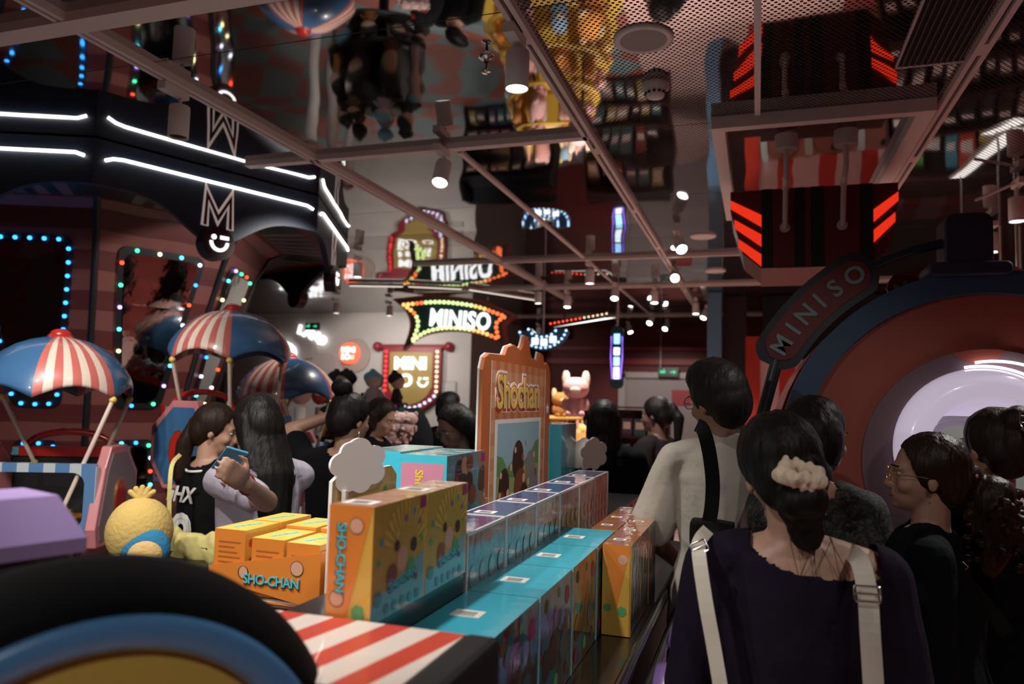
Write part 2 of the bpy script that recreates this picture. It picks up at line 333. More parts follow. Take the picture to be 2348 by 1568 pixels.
# ---------------------------------------------------------------- lighting tracks on the ceiling
TRK = mat('track grey pink', (.78, .70, .68), .5)
def track(p0, p1, w, h, label, group=None, groove=True):
    p0, p1 = Vector(p0), Vector(p1); L_ = (p1 - p0).length; a = math.atan2(p1.y - p0.y, p1.x - p0.x)
    t = empty('lighting_track', (p0.x, p0.y, CEIL), a, label, 'lighting track', group); g = G()
    if groove:
        k = w * .36; g.bb(0, L_, -w / 2, -w / 2 + k, -h, 0).bb(0, L_, w / 2 - k, w / 2, -h, 0)
        x = .9
        while x < L_: g.bb(x, x + .09, -w / 2 + k, w / 2 - k, -h + .002, 0); x += 1.25
        g.build('rail', TRK, t); G().bb(0, L_, -w / 2 + k, w / 2 - k, -h * .35, 0).build('groove', MATTE, t)
    else: g.bb(0, L_, -w / 2, w / 2, -h, 0).build('rail', TRK, t)
    return t
track((-.781, -1, 0), (-.781, 11.5, 0), .052, .03, 'long grey lighting track running over the blue boxes towards the far door')
track((-2.312, -1, 0), (-2.312, 9.5, 0), .052, .03, 'long grey lighting track running beside the carousel kiosk')
track((.756, -.5, 0), (.756, 9.5, 0), .052, .03, 'long grey lighting track beside the ceiling air grille at the right')
track((-1.5, 3.6, 0), (-1.5, 11.0, 0), .026, .012, 'thin grey ceiling rail between the two long tracks', groove=False)
track((-2.9, 1.94, 0), (-.8, 1.94, 0), .085, .035, 'wide cross rail at the top left corner of the ceiling', groove=False)
track((-2.75, 3.49, 0), (-.78, 3.49, 0), .05, .03, 'cross rail under the mirror ceiling in front of the kiosk sign', groove=False)
track((-4.0, 8.3, 0), (1.6, 8.3, 0), .05, .03, 'far cross rail, the nearer of the two at the back', groove=False)
track((-4.0, 11.2, 0), (1.2, 11.2, 0), .05, .03, 'farthest cross rail near the red back wall', groove=False)
track((-3.2, 6.6, 0), (.7, 6.6, 0), .04, .03, 'cross rail just before the marquee banner sign', groove=False)

def spotlight(x, y, label, aim=(0, 0, -1), top=2.87, size=1.0, group=None, drop=.07, on=True):
    t = empty('track_spotlight', (x, y, top), 0, label, 'spotlight', group)
    G().bb(-.02 * size, .02 * size, -.07 * size, .07 * size, -.035, 0).cyl((0, .04 * size, 0), (0, .04 * size, -drop), .008 * size).build('adapter', WHITE, t)
    a = Vector(aim).normalized(); q = a.to_track_quat('Z', 'Y'); c = Vector((0, .04 * size, -drop - .01)); r = .042 * size; Lh = .135 * size
    M = Matrix.Translation(c) @ q.to_matrix().to_4x4()
    G().lathe([(0.001, 0), (r * .95, 0), (r, .006), (r, Lh), (r * .93, Lh), (r * .9, Lh - .012)], 24, M=M).build('lamp_housing', WHITE, t)
    G().cyl((0, 0, Lh - .012), (0, 0, Lh - .008), r * .92, n=24, M=M).build('lamp_lens', LAMPW if on else MATTE, t)
    return t
spotlight(-.80, 2.38, 'large white track spotlight above the blue boxes, nearest one lit', drop=.045)
spotlight(-2.33, 2.46, 'unlit white cylinder spotlight on the left track before the kiosk neon', drop=.06, on=False)
spotlight(-1.535, 3.44, 'tilted white spotlight shining forward from the cross rail', aim=(.05, -.45, -.9), drop=.06)
spotlight(-.56, 5.48, 'bright spotlight alone in the dark mirror panels right of the long track', aim=(.3, -.6, -.6))
for px, py, lab, aim in [(1543, 655, 'dazzling spotlight just left of the crossing of far track and rail', (.2, -.9, -.4)), (1732, 628, 'dazzling spotlight hanging before the dark pillar above the man in the white shirt', (.1, -.8, -.5)),
                         (1985, 562, 'spotlight under the right corner of the red striped drum', (0, 0, -1)), (1300, 700, 'spotlight above the blue crescent sign', (0, -.2, -1)),
                         (1350, 643, 'spotlight on the thin rail right of the marquee sign', (0, 0, -1)), (815, 628, 'spotlight beside the edge of the kiosk canopy', (0, 0, -1)),
                         (768, 713, 'spotlight over the round orange sign', (0, 0, -1)), (890, 719, 'spotlight over the gold shield sign', (0, 0, -1)),
                         (1495, 745, 'tilted spotlight left of the green exit sign', (-.2, -.6, -.6)), (1530, 758, 'lowest tilted spotlight above the green exit sign', (-.2, -.6, -.6)),
                         (1595, 715, 'spotlight at the far end of the long track', (0, -.1, -1)), (1410, 685, 'small spotlight left of the far cross rail middle', (0, -.5, -.8)),
                         (1500, 690, 'small spotlight in the far row below the long track', (0, -.2, -1)), (2277, 568, 'spotlight behind the navy knob of the round display', (0, 0, -1)), (1234, 765, 'spotlight right under the marquee banner tip', (0, 0, -1)),
                         (1415, 768, 'spotlight over the vertical neon sign', (0, 0, -1)), (1620, 730, 'spotlight against the blue column', (-.3, -.5, -.8)), (1440, 762, 'spotlight low before the dark red wall', (.3, -.4, -.8)), (1232, 690, 'spotlight between marquee sign and crescent sign', (0, 0, -1))]:
    p = at_z(px, py, 2.70); spotlight(p.x, p.y, lab, aim, size=1.0, drop=.05, group='far track spotlights')
for px, py, lab in [(2338, 490, 'white spotlight on a hooked arm at the right edge'),]:
    p = at_z(px, py, 2.68); t = spotlight(p.x, p.y, lab, (0, 0, -1), drop=.08)
    G().tube([(-.02, 0, -.02), (-.2, .05, -.09)], .008).build('arm', WHITE, t)
# ceiling fittings
def disc(name, x, y, r, h, label, cat, mt=WHITE):
    t = empty(name, (x, y, CEIL), 0, label, cat)
    G().lathe([(r, 0), (r, -h * .6), (r * .9, -h), (r * .8, -h * .8), (0.001, -h * .8)], 36).build('flange', mt, t); return t
t = disc('ceiling_speaker', -.389, 2.607, .107, .012, 'round white speaker with grey mesh in the perforated ceiling', 'speaker')
G().lathe([(.084, -.0098), (.04, -.0125), (.001, -.013)], 30).build('mesh_cover', mat('speaker mesh', (.45, .42, .42), .7, bump=.4, bscale=400), t)
t = empty('smoke_detector', (-.397, 3.01, CEIL), 0, 'white smoke detector with dark slots behind the ceiling speaker', 'smoke detector')
G().lathe([(.055, 0), (.055, -.022), (.042, -.032), (.034, -.055), (.001, -.058)], 30).build('housing', WHITE, t)
g = G()
for k in range(12): a = R(30 * k); g.box((.041 * math.cos(a), .041 * math.sin(a), -.042), (.010, .010, .007), M=None)
g.build('slot', MATTE, t)
for px, py, lab in [(1612, 540, 'thin white ceiling disc just left of the blue column reflection'), (1640, 620, 'thin white ceiling disc beyond the first, before the dark pillar')]:
    p = at_z(px, py, CEIL); tag(disc('ceiling_disc', p.x, p.y, .1, .015, lab, 'ceiling disc'), group='ceiling discs')
t = empty('fire_sprinkler', (-.985, 2.6, CEIL), 0, 'small chrome fire sprinkler hanging from the mirror panel', 'sprinkler')
G().lathe([(.03, 0), (.03, -.004), (.012, -.008), (.01, -.02)], 20).build('escutcheon', CHROME, t)
g = G().lathe([(.001, -.062), (.018, -.062), (.02, -.058), (.001, -.056)], 16)
for s in (-1, 1): g.tube([(0, .008 * s, -.02), (0, .013 * s, -.038), (0, .004 * s, -.057)], .002, 6)
g.build('deflector', CHROME, t); G().cyl((0, 0, -.02), (0, 0, -.055), .003).build('glass_bulb', mat('red glass', (.3, .05, .05), .1), t)
# air grille
t = empty('air_grille', (.505, 2.2, CEIL), 0, 'dark slatted air conditioning grille beside the right lighting track', 'air grille')
G().bb(0, .215, 0, .87, -.004, -.001).build('opening', MATTE, t)
G().bb(-.008, 0, 0, .88, -.008, -.001).bb(-.008, .222, .87, .885, -.008, -.001).build('frame', GREYM, t)
for k in range(10): G().bb(.012 + .021 * k, .0155 + .021 * k, 0, .87, -.012, -.004).build('slat', mat('slat grey', (.13, .10, .10), .5), t)
# white ceiling frame with canisters
t = empty('ceiling_frame', (.255, 3.42, CEIL), 0, 'white rectangular frame below the ceiling around the drum pipes', 'frame')
G().bb(-.455, .455, 0, .05, -.06, -.001).bb(-.455, -.395, .05, 1.78, -.06, -.001).bb(.385, .455, .05, 1.78, -.06, -.001).bb(-.395, .385, 1.72, 1.78, -.06, -.001).build('frame_beam', mat('frame white', (.85, .80, .78), .5), t, .002)
t = empty('hanging_rod', at_z(1727, 250, CEIL), 0, 'thin white rod running along the ceiling to the white frame', 'rod')
t.location = (-.0, 2.2, CEIL); G().bb(-.012, .012, 0, 1.21, -.02, -.001).build('rod', WHITE, t)

# ---------------------------------------------------------------- red and black striped drum under the frame
t = empty('hanging_drum', (.27, 3.9, 2.28), 0, 'red drum with black stripes and glowing slats hanging from two white pipes', 'ceiling decoration')
SR = mat('deep red paint', (.14, .010, .008), .5)
g = G(); x0, x1 = -.25, .26
g.add([(x0, 0, 0), (x1, 0, 0), (x1 - .0, 0, .40), (x0, 0, .40), (x0, .6, 0), (x1, .6, 0), (x1, .6, .40), (x0, .6, .40)], [(0, 1, 2, 3), (5, 4, 7, 6), (1, 5, 6, 2), (4, 0, 3, 7), (3, 2, 6, 7), (0, 4, 5, 1)])
g.build('drum_body', SR, t)
for xa, xb in ((x0, x0 + .05), (-.095, -.05), (-.02, .04), (.2, .255)): G().bb(xa, xb, -.006, -.001, .0, .40).build('stripe', BLACK, t)
GLR = lit('glowing red slat', (1, .035, .01), .75)
for s, xb, w in ((-1, x0, .15), (1, x1, .11)):
    G().prism([(xb, 0), (xb + s * w * .6, .08), (xb + s * w, .3), (xb + s * w, .40), (xb, .40)] if s > 0 else [(xb, .40), (xb + s * w, .40), (xb + s * w, .3), (xb + s * w * .6, .08), (xb, 0)], .01, .5).build('wing', SR, t)
    for k in range(3 if s < 0 else 2):
        zb = .25 - .10 * k; wa = w * (1 - .13 * k)
        G().add([(xb, .004, zb - .04), (xb + s * wa, .004, zb + .06), (xb + s * wa, .004, zb + .105), (xb, .004, zb + .022)], [(0, 1, 2, 3)]).build('glowing_slat', GLR, t)
for x in (-.14, .12):
    G().cyl((x, -.2, .60), (x, -.2, .53), .052, n=28).build('canister', GREYM, t)
    p = G().tube([(x, -.2, .53), (x, -.2, .44), (x, -.12, .40), (x, -.08, .33), (x, -.05, .22), (x, -.012, .20)], .0125, 12).build('pipe', GREYM, t)
    G().cyl((x, -.001, .20), (x, -.012, .20), .024, n=20).build('flange', GREYM, p)
    G().cyl((x, -.14, .415), (x, -.09, .37), .0155, n=12).build('coupling', WHITE, p)

# ---------------------------------------------------------------- octagonal carousel kiosk
KC = Vector((-4.53, 4.2, 0)); KR = 1.79
kiosk = empty('carousel_kiosk', KC, 0, 'large octagonal carousel kiosk with neon lined canopy, red stripes and bulb framed windows', 'kiosk')
PROF = [(0, .80), (.55, .74), (1.0, .71), (1.43, .77), (2.14, .96), (2.48, 1.07), (2.66, 1.16), (2.72, 1.30)]
def rz(z):
    for (z0, r0), (z1, r1) in zip(PROF, PROF[1:]):
        if z <= z1: return r0 + (r1 - r0) * (z - z0) / (z1 - z0)
    return PROF[-1][1]
C8 = math.cos(R(22.5))
def fpt(a, u, z, off=0):   # point on core face with normal angle a (deg)
    r = rz(z) * C8 + off; ca, sa = math.cos(R(a)), math.sin(R(a)); return Vector((r * ca - u * sa, r * sa + u * ca, z))
g = G(); g.rings([[Vector((r * math.cos(R(45 * i)), r * math.sin(R(45 * i)), z)) for i in range(8)] for z, r in PROF], 0, False)
g.build('core_wall', stripes('kiosk stripes', (0, 0, 1), .235, (.105, .022, .020), (.20, .065, .055), rough=.45, warp=.07), kiosk)
g = G()
for i in range(8):
    a = R(45 * i); g.tube([((r + .004) * math.cos(a), (r + .004) * math.sin(a), z) for z, r in PROF], .02, 8)
g.build('corner_strip', BLACK, kiosk)
# canopy fascia
def fz(u): return 2.675 - .225 * math.exp(-(abs(u) / .27) ** 1.9) - .02 * (u / .68) ** 2
g = G(); AP = KR * C8; HW = KR * math.sin(R(22.5))
for i in range(8):
    a = -67.5 + 45 * i; ca, sa = math.cos(R(a)), math.sin(R(a)); n = 28; vs = []
    for k in range(n + 1):
        u = -HW + 2 * HW * k / n
        for z in (2.893, fz(u)):
            for off in (0, -.04): rr = AP + off; uu = u * (1 + off / AP); vs.append((rr * ca - uu * sa, rr * sa + uu * ca, z))
    fs = []
    for k in range(n): b = 4 * k; fs += [(b, b + 2, b + 6, b + 4), (b + 1, b + 5, b + 7, b + 3), (b + 2, b + 3, b + 7, b + 6)]
    g.add(vs, fs)
g.build('canopy_fascia', NAVY, kiosk)
g = G(); UND = 2.70
for i in range(8):
    for (ra, rb, mi) in ((1.16, 1.30, 0), (1.62, 1.75, 0)):
        q = [(r * math.cos(R(45 * i + d)), r * math.sin(R(45 * i + d)), UND) for r, d in ((ra, 0), (rb, 0), (rb, 45), (ra, 45))]; g.add(q, [(0, 1, 2, 3)], mi)
    K = 16
    for k in range(K):
        f0, f1 = k / K, (k + 1) / K
        def pt(r, f): A = Vector((math.cos(R(45 * i)), math.sin(R(45 * i)), 0)) * r; B = Vector((math.cos(R(45 * i + 45)), math.sin(R(45 * i + 45)), 0)) * r; p = A.lerp(B, f); p.z = UND; return p
        g.add([pt(1.30, f0), pt(1.62, f0), pt(1.62, f1), pt(1.30, f1)], [(0, 1, 2, 3)], 1 if (k % 2 and 1 < k < 14) else 2)
g.build('canopy_underside', [SR, mat('vent mauve', (.16, .12, .13), .5), BLACK], kiosk)
for i in range(8):
    a = -67.5 + 45 * i; ca, sa = math.cos(R(a)), math.sin(R(a)); P_ = lambda u, z, off=.012: ((AP + off) * ca - u * sa, (AP + off) * sa + u * ca, z)
    G().tube([P_(-HW + .05, 2.785), P_(-HW + .09, 2.803), P_(-HW + .14, 2.81), P_(HW - .14, 2.81), P_(HW - .09, 2.81), P_(HW - .045, 2.795)], .0085, 8).build('neon_strip', LED, kiosk)
    if i in (0, 1, 2, 3, 7):
        n_ = Vector((ca, sa, 0)); M = face_to(P_(0, 2.645, .004), n_)
        MP_ = [(-.078, -.095), (-.072, .095), (0, -.04), (.072, .095), (.078, -.095)]
        L_ = stroke(MP_, .046, 0, .004).build('letter', mat('sign cream', (.55, .45, .43), .5, emit=.22, ecol=(1, .8, .75)), kiosk); L_.matrix_basis = M
        stroke([(x * (1.0), y * .94) for x, y in MP_], .019, .004, .006).build('letter_inlay', mat('sign maroon', (.07, .008, .01), .5), L_)
        d = G().cyl(P_(0, 2.455, -.05), P_(0, 2.455, .035), .098, n=36).build('logo_disc', mat('maroon disc', (.035, .006, .008), .4), kiosk)
        s = G(); smiley(s, face_to(P_(0, 2.458, .0355), n_), .122, d=.006); s.build('wink_smile', TXTW, d)
# windows with bulbs
def win_outline(hw0, z0, hw1, z1, rad, n=9):
    zs = []; K = 12
    for k in range(K + 1): zs.append(z0 + (z1 - z0) * k / K)
    zs = [z0 + rad * (1 - math.cos(R(t))) for t in (0, 20, 45, 70)] + [z for z in zs if z0 + rad * .95 < z < z1 - rad * .95] + [z1 - rad * (1 - math.cos(R(t))) for t in (70, 45, 20, 0)]
    out = []
    for z in zs:
        h = hw0 + (hw1 - hw0) * (z - z0) / (z1 - z0); e = 0
        if z - z0 < rad: e = rad - math.sqrt(max(0, rad ** 2 - (rad - (z - z0)) ** 2))
        if z1 - z < rad: e = rad - math.sqrt(max(0, rad ** 2 - (rad - (z1 - z)) ** 2))
        out.append((h - e, z))
    return out
BULB = {}
def bulb_mesh(col, r, s=3.2):
    k = (tuple(col), r)
    if k not in BULB: BULB[k] = G().sph((0, 0, 0), (r, r, r), 6).mesh('bulb', lit('bulb %.2f %.2f %.2f' % tuple(col), col, s))
    return BULB[k]
def put_bulb(parent, loc, col, r=.013, s=3.2):
    o = bpy.data.objects.new('light_bulb', bulb_mesh(col, r, s)); COL.objects.link(o); o.parent = parent; o.location = loc; return o
CB = (.03, .30, 1.0); CC = (.10, .8, 1); CG = (.05, .9, .35); CW = (.75, .8, 1); CY_ = (1, .85, .4); CR = (1, .06, .02); CV = (.5, .3, 1)
MIX = [CG, CV, CC, CY_, CW, CR, CB, CW, CC, CY_, CG, CR]
def window(a, hw0, z0, hw1, z1, rad, cols, sp):
    def grid(ins, off, mt, name, parent):
        o = win_outline(hw0 - ins, z0 + ins, hw1 - ins, z1 - ins, rad * .9); g = G(); vs = []
        for h, z in o: vs += [fpt(a, -h, z, off), fpt(a, h, z, off)]
        g.add(vs, [(2 * i, 2 * i + 1, 2 * i + 3, 2 * i + 2) for i in range(len(o) - 1)]); return g.build(name, mt, parent)
    f = grid(0, .012, BLACK, 'window_frame', kiosk); grid(.042, .018, MIRR, 'mirror_pane', f)
    o = win_outline(hw0 - .021, z0 + .021, hw1 - .021, z1 - .021, rad); loop = [fpt(a, h, z, .02) for h, z in o] + [fpt(a, -h, z, .02) for h, z in o[::-1]]
    seg = []; tot = 0
    for p, q in zip(loop, loop[1:] + loop[:1]): seg.append((tot, p, q)); tot += (q - p).length
    n = int(tot / sp)
    for k in range(n):
        s = tot * (k + .3) / n
        for (t0, p, q) in seg[::-1]:
            if s >= t0: put_bulb(f, p + (q - p).normalized() * (s - t0), cols[k % len(cols)]); break
window(-67.5, .15, 1.47, .29, 2.5, .07, [CB], .082)
window(-22.5, .15, 1.47, .28, 2.48, .07, MIX, .135)
window(22.5, .15, 1.47, .28, 2.48, .07, MIX[3:] + MIX[:3], .135)
window(-67.5, .17, .86, .14, 1.27, .06, [CB], .09)
window(-22.5, .17, .86, .14, 1.27, .06, [CB, CC, CR, CW, CG], .09)
window(22.5, .17, .86, .14, 1.27, .06, MIX, .12)

# ---------------------------------------------------------------- parasol bins in a ring round the kiosk
def parasol_bin(loc, nrm_deg, tip0, poles, label, dz=0):
    spin = R(tip0 - nrm_deg - 90)
    t = empty('parasol_bin', (*loc, dz), R(nrm_deg + 90), label, 'display bin', 'parasol bins round the kiosk')   # local -Y = front
    RD, ZD = .312, 1.535; g = G(); n = 108
    def dome(th, f):   # f 0..1 from top to rim
        al = f * math.pi / 2; r = RD * math.sin(al); z = ZD + .02 + .272 * math.cos(al)
        ph = (math.degrees(th) % 60.0001) / 60; sc = math.sin(ph * math.pi)
        if f > .6: z += .050 * sc * ((f - .6) / .4) ** 1.5
        r *= 1 - .03 * sc * f
        return (r * math.cos(th + spin), r * math.sin(th + spin), z)
    F = [0.02, .12, .24, .36, .48, .6, .7, .8, .88, .95, 1.0]
    for i in range(n):
        t0, t1 = 2 * math.pi * i / n, 2 * math.pi * (i + 1) / n; pan = i * 6 // n; within = (i % (n // 6)) // 2
        mi = 0 if pan % 2 == 0 else (1 if within % 2 == 0 else 2)
        vs = [dome(t0, f) for f in F] + [dome(t1, f) for f in F]; L_ = len(F)
        g.add(vs, [(k, k + 1, L_ + k + 1, L_ + k) for k in range(L_ - 1)], mi, True)
    p = g.build('parasol', [BLUE, CORAL, CREAM], t)
    m_ = p.modifiers.new('thick', 'SOLIDIFY'); m_.thickness = .006; m_.offset = -1
    bm = bmesh.new(); bm.from_mesh(p.data); bmesh.ops.remove_doubles(bm, verts=bm.verts, dist=1e-4); bm.to_mesh(p.data); bm.free()
    G().sph((0, 0, ZD + .297), (.045, .045, .03), 10).lathe([(.055, ZD + .282), (.05, ZD + .298), (.0, ZD + .301)], 20).build('finial', RED, p)
    for tw in poles:
        if 1:
            a = R(tw - nrm_deg - 90); top = Vector((RD * .98 * math.cos(a), RD * .98 * math.sin(a), ZD + .015))
            sx = 1 if math.cos(a) > 0 else -1; sy = 1 if math.sin(a) > .1 else -1; bot = Vector((sx * .145, -.19 if sy < 0 else .15, 1.09 if sy < 0 else 1.25))
            po = G().cyl(bot, top, .0095, n=12).build('pole', CREAM, t)
            G().sph(top, .016, 8).build('pole_knob', YELK, po); G().sph(bot, .016, 8).build('pole_knob', YELK, po)
    W2, D2, zb, zt = .27, .19, .95, 1.28
    BW = stripes('blue and pale stripes', (1, 0, 0), .105, (.10, .22, .42), (.50, .56, .60), .55, .35, .4)
    op = rrect(2 * W2 - .09, .235, .05, 5, 0, 1.125); fr = rrect(2 * W2, zt - zb, .02, 5, 0, (zt + zb) / 2)
    g = G(); k = len(op)
    for d in (-D2, -D2 + .03):
        g.add([(x, d, z) for x, z in fr] + [(x, d, z) for x, z in op], [(i, (i + 1) % k, (i + 1) % k + k, i + k) for i in range(k)])
    g.add([(x, -D2, z) for x, z in op] + [(x, -D2 + .03, z) for x, z in op], [(i, (i + 1) % k, (i + 1) % k + k, i + k) for i in range(k)])
    g.add([(x, -D2, z) for x, z in fr] + [(x, -D2 + .03, z) for x, z in fr], [(i, (i + 1) % k, (i + 1) % k + k, i + k) for i in range(k)])
    g.bb(-W2, W2, -D2 + .03, D2, zb, zb + .02); g.build('front_frame', BW, t)
    G().bb(-W2 + .01, W2 - .01, D2 - .02, D2, zb, zt).build('back_panel', MATTE, t)
    side = [(-.20, zb - .02), (.10, zb - .03), (.20, zb + .10), (.20, zt - .06), (.06, zt + .07), (-.10, zt + .07), (-.15, zt - .02), (-.22, zb + .06)]
    for s in (-1, 1):
        M = Matrix.Rotation(R(90), 4, 'Z')
        o = G().prism([(y, z) for y, z in side], -(s * W2) - .022, -(s * W2) + .022, M=M).build('side_trim', PINK, t, .006)
        ins = [(y * .86 - .003, (z - 1.12) * .86 + 1.12) for y, z in side]
        e = G().prism(ins, -(s * W2) - s * .0245 - .002, -(s * W2) - s * .0245 + .002, M=M).build('side_panel', BLUE if s < 0 else mat('greyed mauve', (.22, .17, .18), .5), t)
        el = lambda a, b_, q: [(-.0 + a * math.cos(2 * math.pi * i / 24), 1.11 + b_ * math.sin(2 * math.pi * i / 24)) for i in range(24)]
        x_ = -(s * W2) - s * .028
        G().prism(el(.062, .098, 0), x_ - .002, x_ + .002, M=M).build('oval_rim', GOLD, e)
        x_ -= s * .003
        G().prism(el(.052, .088, 0), x_ - .002, x_ + .002, M=M).build('oval_badge', RED, e)
    G().bb(-W2 + .02, W2 - .02, D2 - .03, D2, zt, zt + .045).build('back_rail', RED, t)
    g = G(); pts = [(.19 * math.cos(R(a_)), zt + .045 + .07 * math.sin(R(a_))) for a_ in range(0, 181, 15)]
    g.tube([(x, D2 - .015, z) for x, z in pts], .016, 8); g.build('back_arch', RED, t)
    for s in (-1, 1): G().box((s * .235, D2 - .032, zt + .022), (.028, .006, .036)).build('reflector', mat('teal tile', (.10, .32, .34), .3), t)
    G().lathe([(.13, -dz), (.13, .02 - dz), (.05, .08 - dz), (.05, zb - .06), (.18, zb)], 20).build('pedestal', BLACK, t)
    return t
parasol_bin((-2.97, 2.56), -66, 3, (3, -117, 63, 183), 'blue and coral parasol over a striped bin, nearest the left edge')
parasol_bin((-2.62, 3.27), -8, -52, (-112, -52, 68, 128), 'second parasol bin, middle of the three, with blue side panel', dz=.2)
parasol_bin((-2.85, 4.12), 20, -59, (-59, 1, 121, 181), 'farthest parasol bin, partly hidden behind the middle parasol')
# packets in the nearest bin
for k, (dx, dy, r_, c) in enumerate([(-.12, .0, .3, (.02, .02, .03)), (.06, .03, -.4, (.05, .04, .02)), (.15, -.04, .2, (.03, .03, .03)), (-.02, -.08, .1, (.09, .05, .02))]):
    a = R(-66 + 90); x, y = -2.97 + dx * math.cos(a) - dy * math.sin(a), 2.56 + dx * math.sin(a) + dy * math.cos(a)
    o = G().box((0, 0, .035), (.13, .10, .07)).box((0, 0, .072), (.09, .07, .004), 1).build('snack_packet', [mat('packet%d' % k, c, .3), mat('packet print', (.35, .14, .02), .4)], None, .02)
    o.location = (x, y, .972); o.rotation_euler = (.2, .1, a + r_ * 3)
    tag(o, ['black packet at the left inside the nearest parasol bin', 'brown packet in the middle of the nearest parasol bin', 'dark packet by the right pole of the nearest parasol bin', 'orange packet at the front of the nearest parasol bin'][k], 'packet', 'packets in the nearest bin')
# ---------------------------------------------------------------- round locomotive front at the right
rf = empty('round_display_front', (.73, 2.9, 1.42), 0, 'tall round locomotive front with blue rim, salmon ring and glowing lilac window', 'display')
RIMB = mat('slate blue rim', (.035, .075, .15), .6); SALM = mat('salmon board', (.36, .075, .05), .6); MAUV = mat('mauve board', (.17, .10, .12), .6)
circ = lambda r, cx=0, cz=0, n=56: [(cx + r * math.cos(2 * math.pi * i / n), cz + r * math.sin(2 * math.pi * i / n)) for i in range(n)]
G().lathe([(.575, .045), (.655, .045), (.655, -.05), (.575, -.05)], 72, M=Matrix.Rotation(R(90), 4, 'X'), sm=False, closed=True).build('rim', RIMB, rf)
for a, r in ((166, .085),):
    G().prism(circ(.075, .555 * math.cos(R(a)), .555 * math.sin(R(a)), 28), -.065, -.0, ).build('rim_scroll', RIMB, rf, .004)
G().prism(circ(.575), -.02, .04).build('outer_disc', SALM, rf)
G().prism(circ(.385), -.035, -.02).build('inner_disc', MAUV, rf)
_tb = [p for p in circ(.105, -.03, .445, 120) if math.hypot(*p) < .386]; _tb = sorted(_tb, key=lambda p: p[0]); _a0, _a1 = math.atan2(_tb[-1][1], _tb[-1][0]), math.atan2(_tb[0][1], _tb[0][0])
G().prism(_tb + [(.386 * math.cos(_a0 + (_a1 - _a0) * k / 10), .386 * math.sin(_a0 + (_a1 - _a0) * k / 10)) for k in range(1, 10)], -.044, -.0352).build('disc_tab', SALM, rf)
dm = G().lathe([(.268, 0), (.272, .02), (.262, .06), (.235, .09), (.20, .095), (.17, .07), (.158, .03), (.001, .03)], 64, M=Matrix.Translation((-.02, -.036, .05)) @ Matrix.Rotation(R(90), 4, 'X')).build('lit_dome', mat('glowing lilac plastic', (.60, .50, .66), .25, emit=.42, ecol=(.84, .74, .92), coat=.6), rf)
q = rrect(.30, .36, .09, 6, -.06, -.03)
G().prism([(x * 1.08, z * 1.08) for x, z in q], -.10, -.06).prism([(x * .98, z * .98) for x, z in q], -.106, -.10).build('hatch_frame', mat('pale lilac plastic', (.42, .33, .48), .3, emit=.10, ecol=(.8, .7, .9), coat=.6), dm)
G().prism([(x * .86, z * .86) for x, z in q], -.112, -.10).build('hatch_window', mat('milky pane', (.40, .42, .40), .2, emit=.10, ecol=(.85, .95, .85), coat=.8), dm)
G().cyl((.075, -.113, .075), (.075, -.10, .075), .012, n=20).build('hatch_button', mat('violet button', (.30, .19, .36), .4), dm)
G().add([(.0, -.114, .125), (.09, -.108, .105), (.07, -.125, .135), (.0, -.125, .148)], [(0, 1, 2, 3)]).build('paper_tag', CARD, dm)
for r_, cz, cx in ((.283, .045, -.02), (.300, .045, .015)):
    G().tube([(cx + r_ * math.cos(R(a)), -.06, cz + r_ * math.sin(R(a))) for a in range(-35, 104, 4)], .0045, 8).build('neon_arc', lit('neon lilac white', (1, .95, 1), 3.2), rf)
G().lathe([(.64, 0), (.64, -.9), (.6, -.9)], 48, M=Matrix.Translation((-.03, .05, -.01)) @ Matrix.Rotation(R(90), 4, 'X')).build('tunnel_shell', mat('pink shell', (.42, .13, .12), .3, coat=.6), rf)
# arc sign with lettering
def arc_sign(parent, r0, r1, a0, a1, y0, y1, mt, name):
    g = G(); n = 28; vs = []; fs = []
    for k in range(n + 1):
        f = k / n; a = R(a0 + (a1 - a0) * f); e = min(f, 1 - f) * n; sq = 0 if e >= 3 else (3 - e) ** 2 * .0045
        for y in (y0, y1): vs += [((r0 + sq) * math.cos(a), y, (r0 + sq) * math.sin(a)), ((r1 - sq) * math.cos(a), y, (r1 - sq) * math.sin(a))]
    for k in range(n): b = 4 * k; fs += [(b, b + 1, b + 5, b + 4), (b + 2, b + 6, b + 7, b + 3), (b + 1, b + 3, b + 7, b + 5), (b, b + 4, b + 6, b + 2)]
    fs += [(0, 2, 3, 1), (4 * n, 4 * n + 1, 4 * n + 3, 4 * n + 2)]
    g.add(vs, fs); return g.build(name, mt, parent)
def arc_letters(parent, word, r, angs, y, size, mt):
    for ch, a in zip(word, angs):
        M = Matrix.Translation((r * math.cos(R(a)), y, r * math.sin(R(a)))) @ Matrix.Rotation(R(a - 90), 4, Vector((0, -1, 0))) @ Matrix.Rotation(R(90), 4, 'X')
        text(ch, size, .003, mt, parent, M, 'letter', off=.002)
LT = mat('pale teal lettering', (.20, .26, .27), .5)
s_ = arc_sign(rf, .675, .84, 154.5, 117, -.05, -.02, mat('dark navy edging', (.02, .022, .035), .4), 'sign_border')
s2 = arc_sign(rf, .70, .815, 152.5, 118.5, -.056, -.05, mat('maroon sign', (.13, .010, .008), .45), 'sign_plate')
arc_letters(s2, 'MINISO', .757, [148.5, 143.2, 138.2, 133.2, 128.2, 122.3], -.058, .085, LT)
s3 = arc_sign(rf, .60, .73, 112, 72, .25, .28, mat('maroon sign', (.13, .010, .008), .45), 'rear_sign_plate')
arc_letters(s3, 'MINISO', .665, [108, 102, 96, 90, 84, 78], .247, .07, LT)
G().tube([(-.385, -.03, .66), (-.30, -.03, .70), (-.2, -.03, .735), (-.08, -.02, .76)], .017, 10).build('top_rail', NAVY, rf)
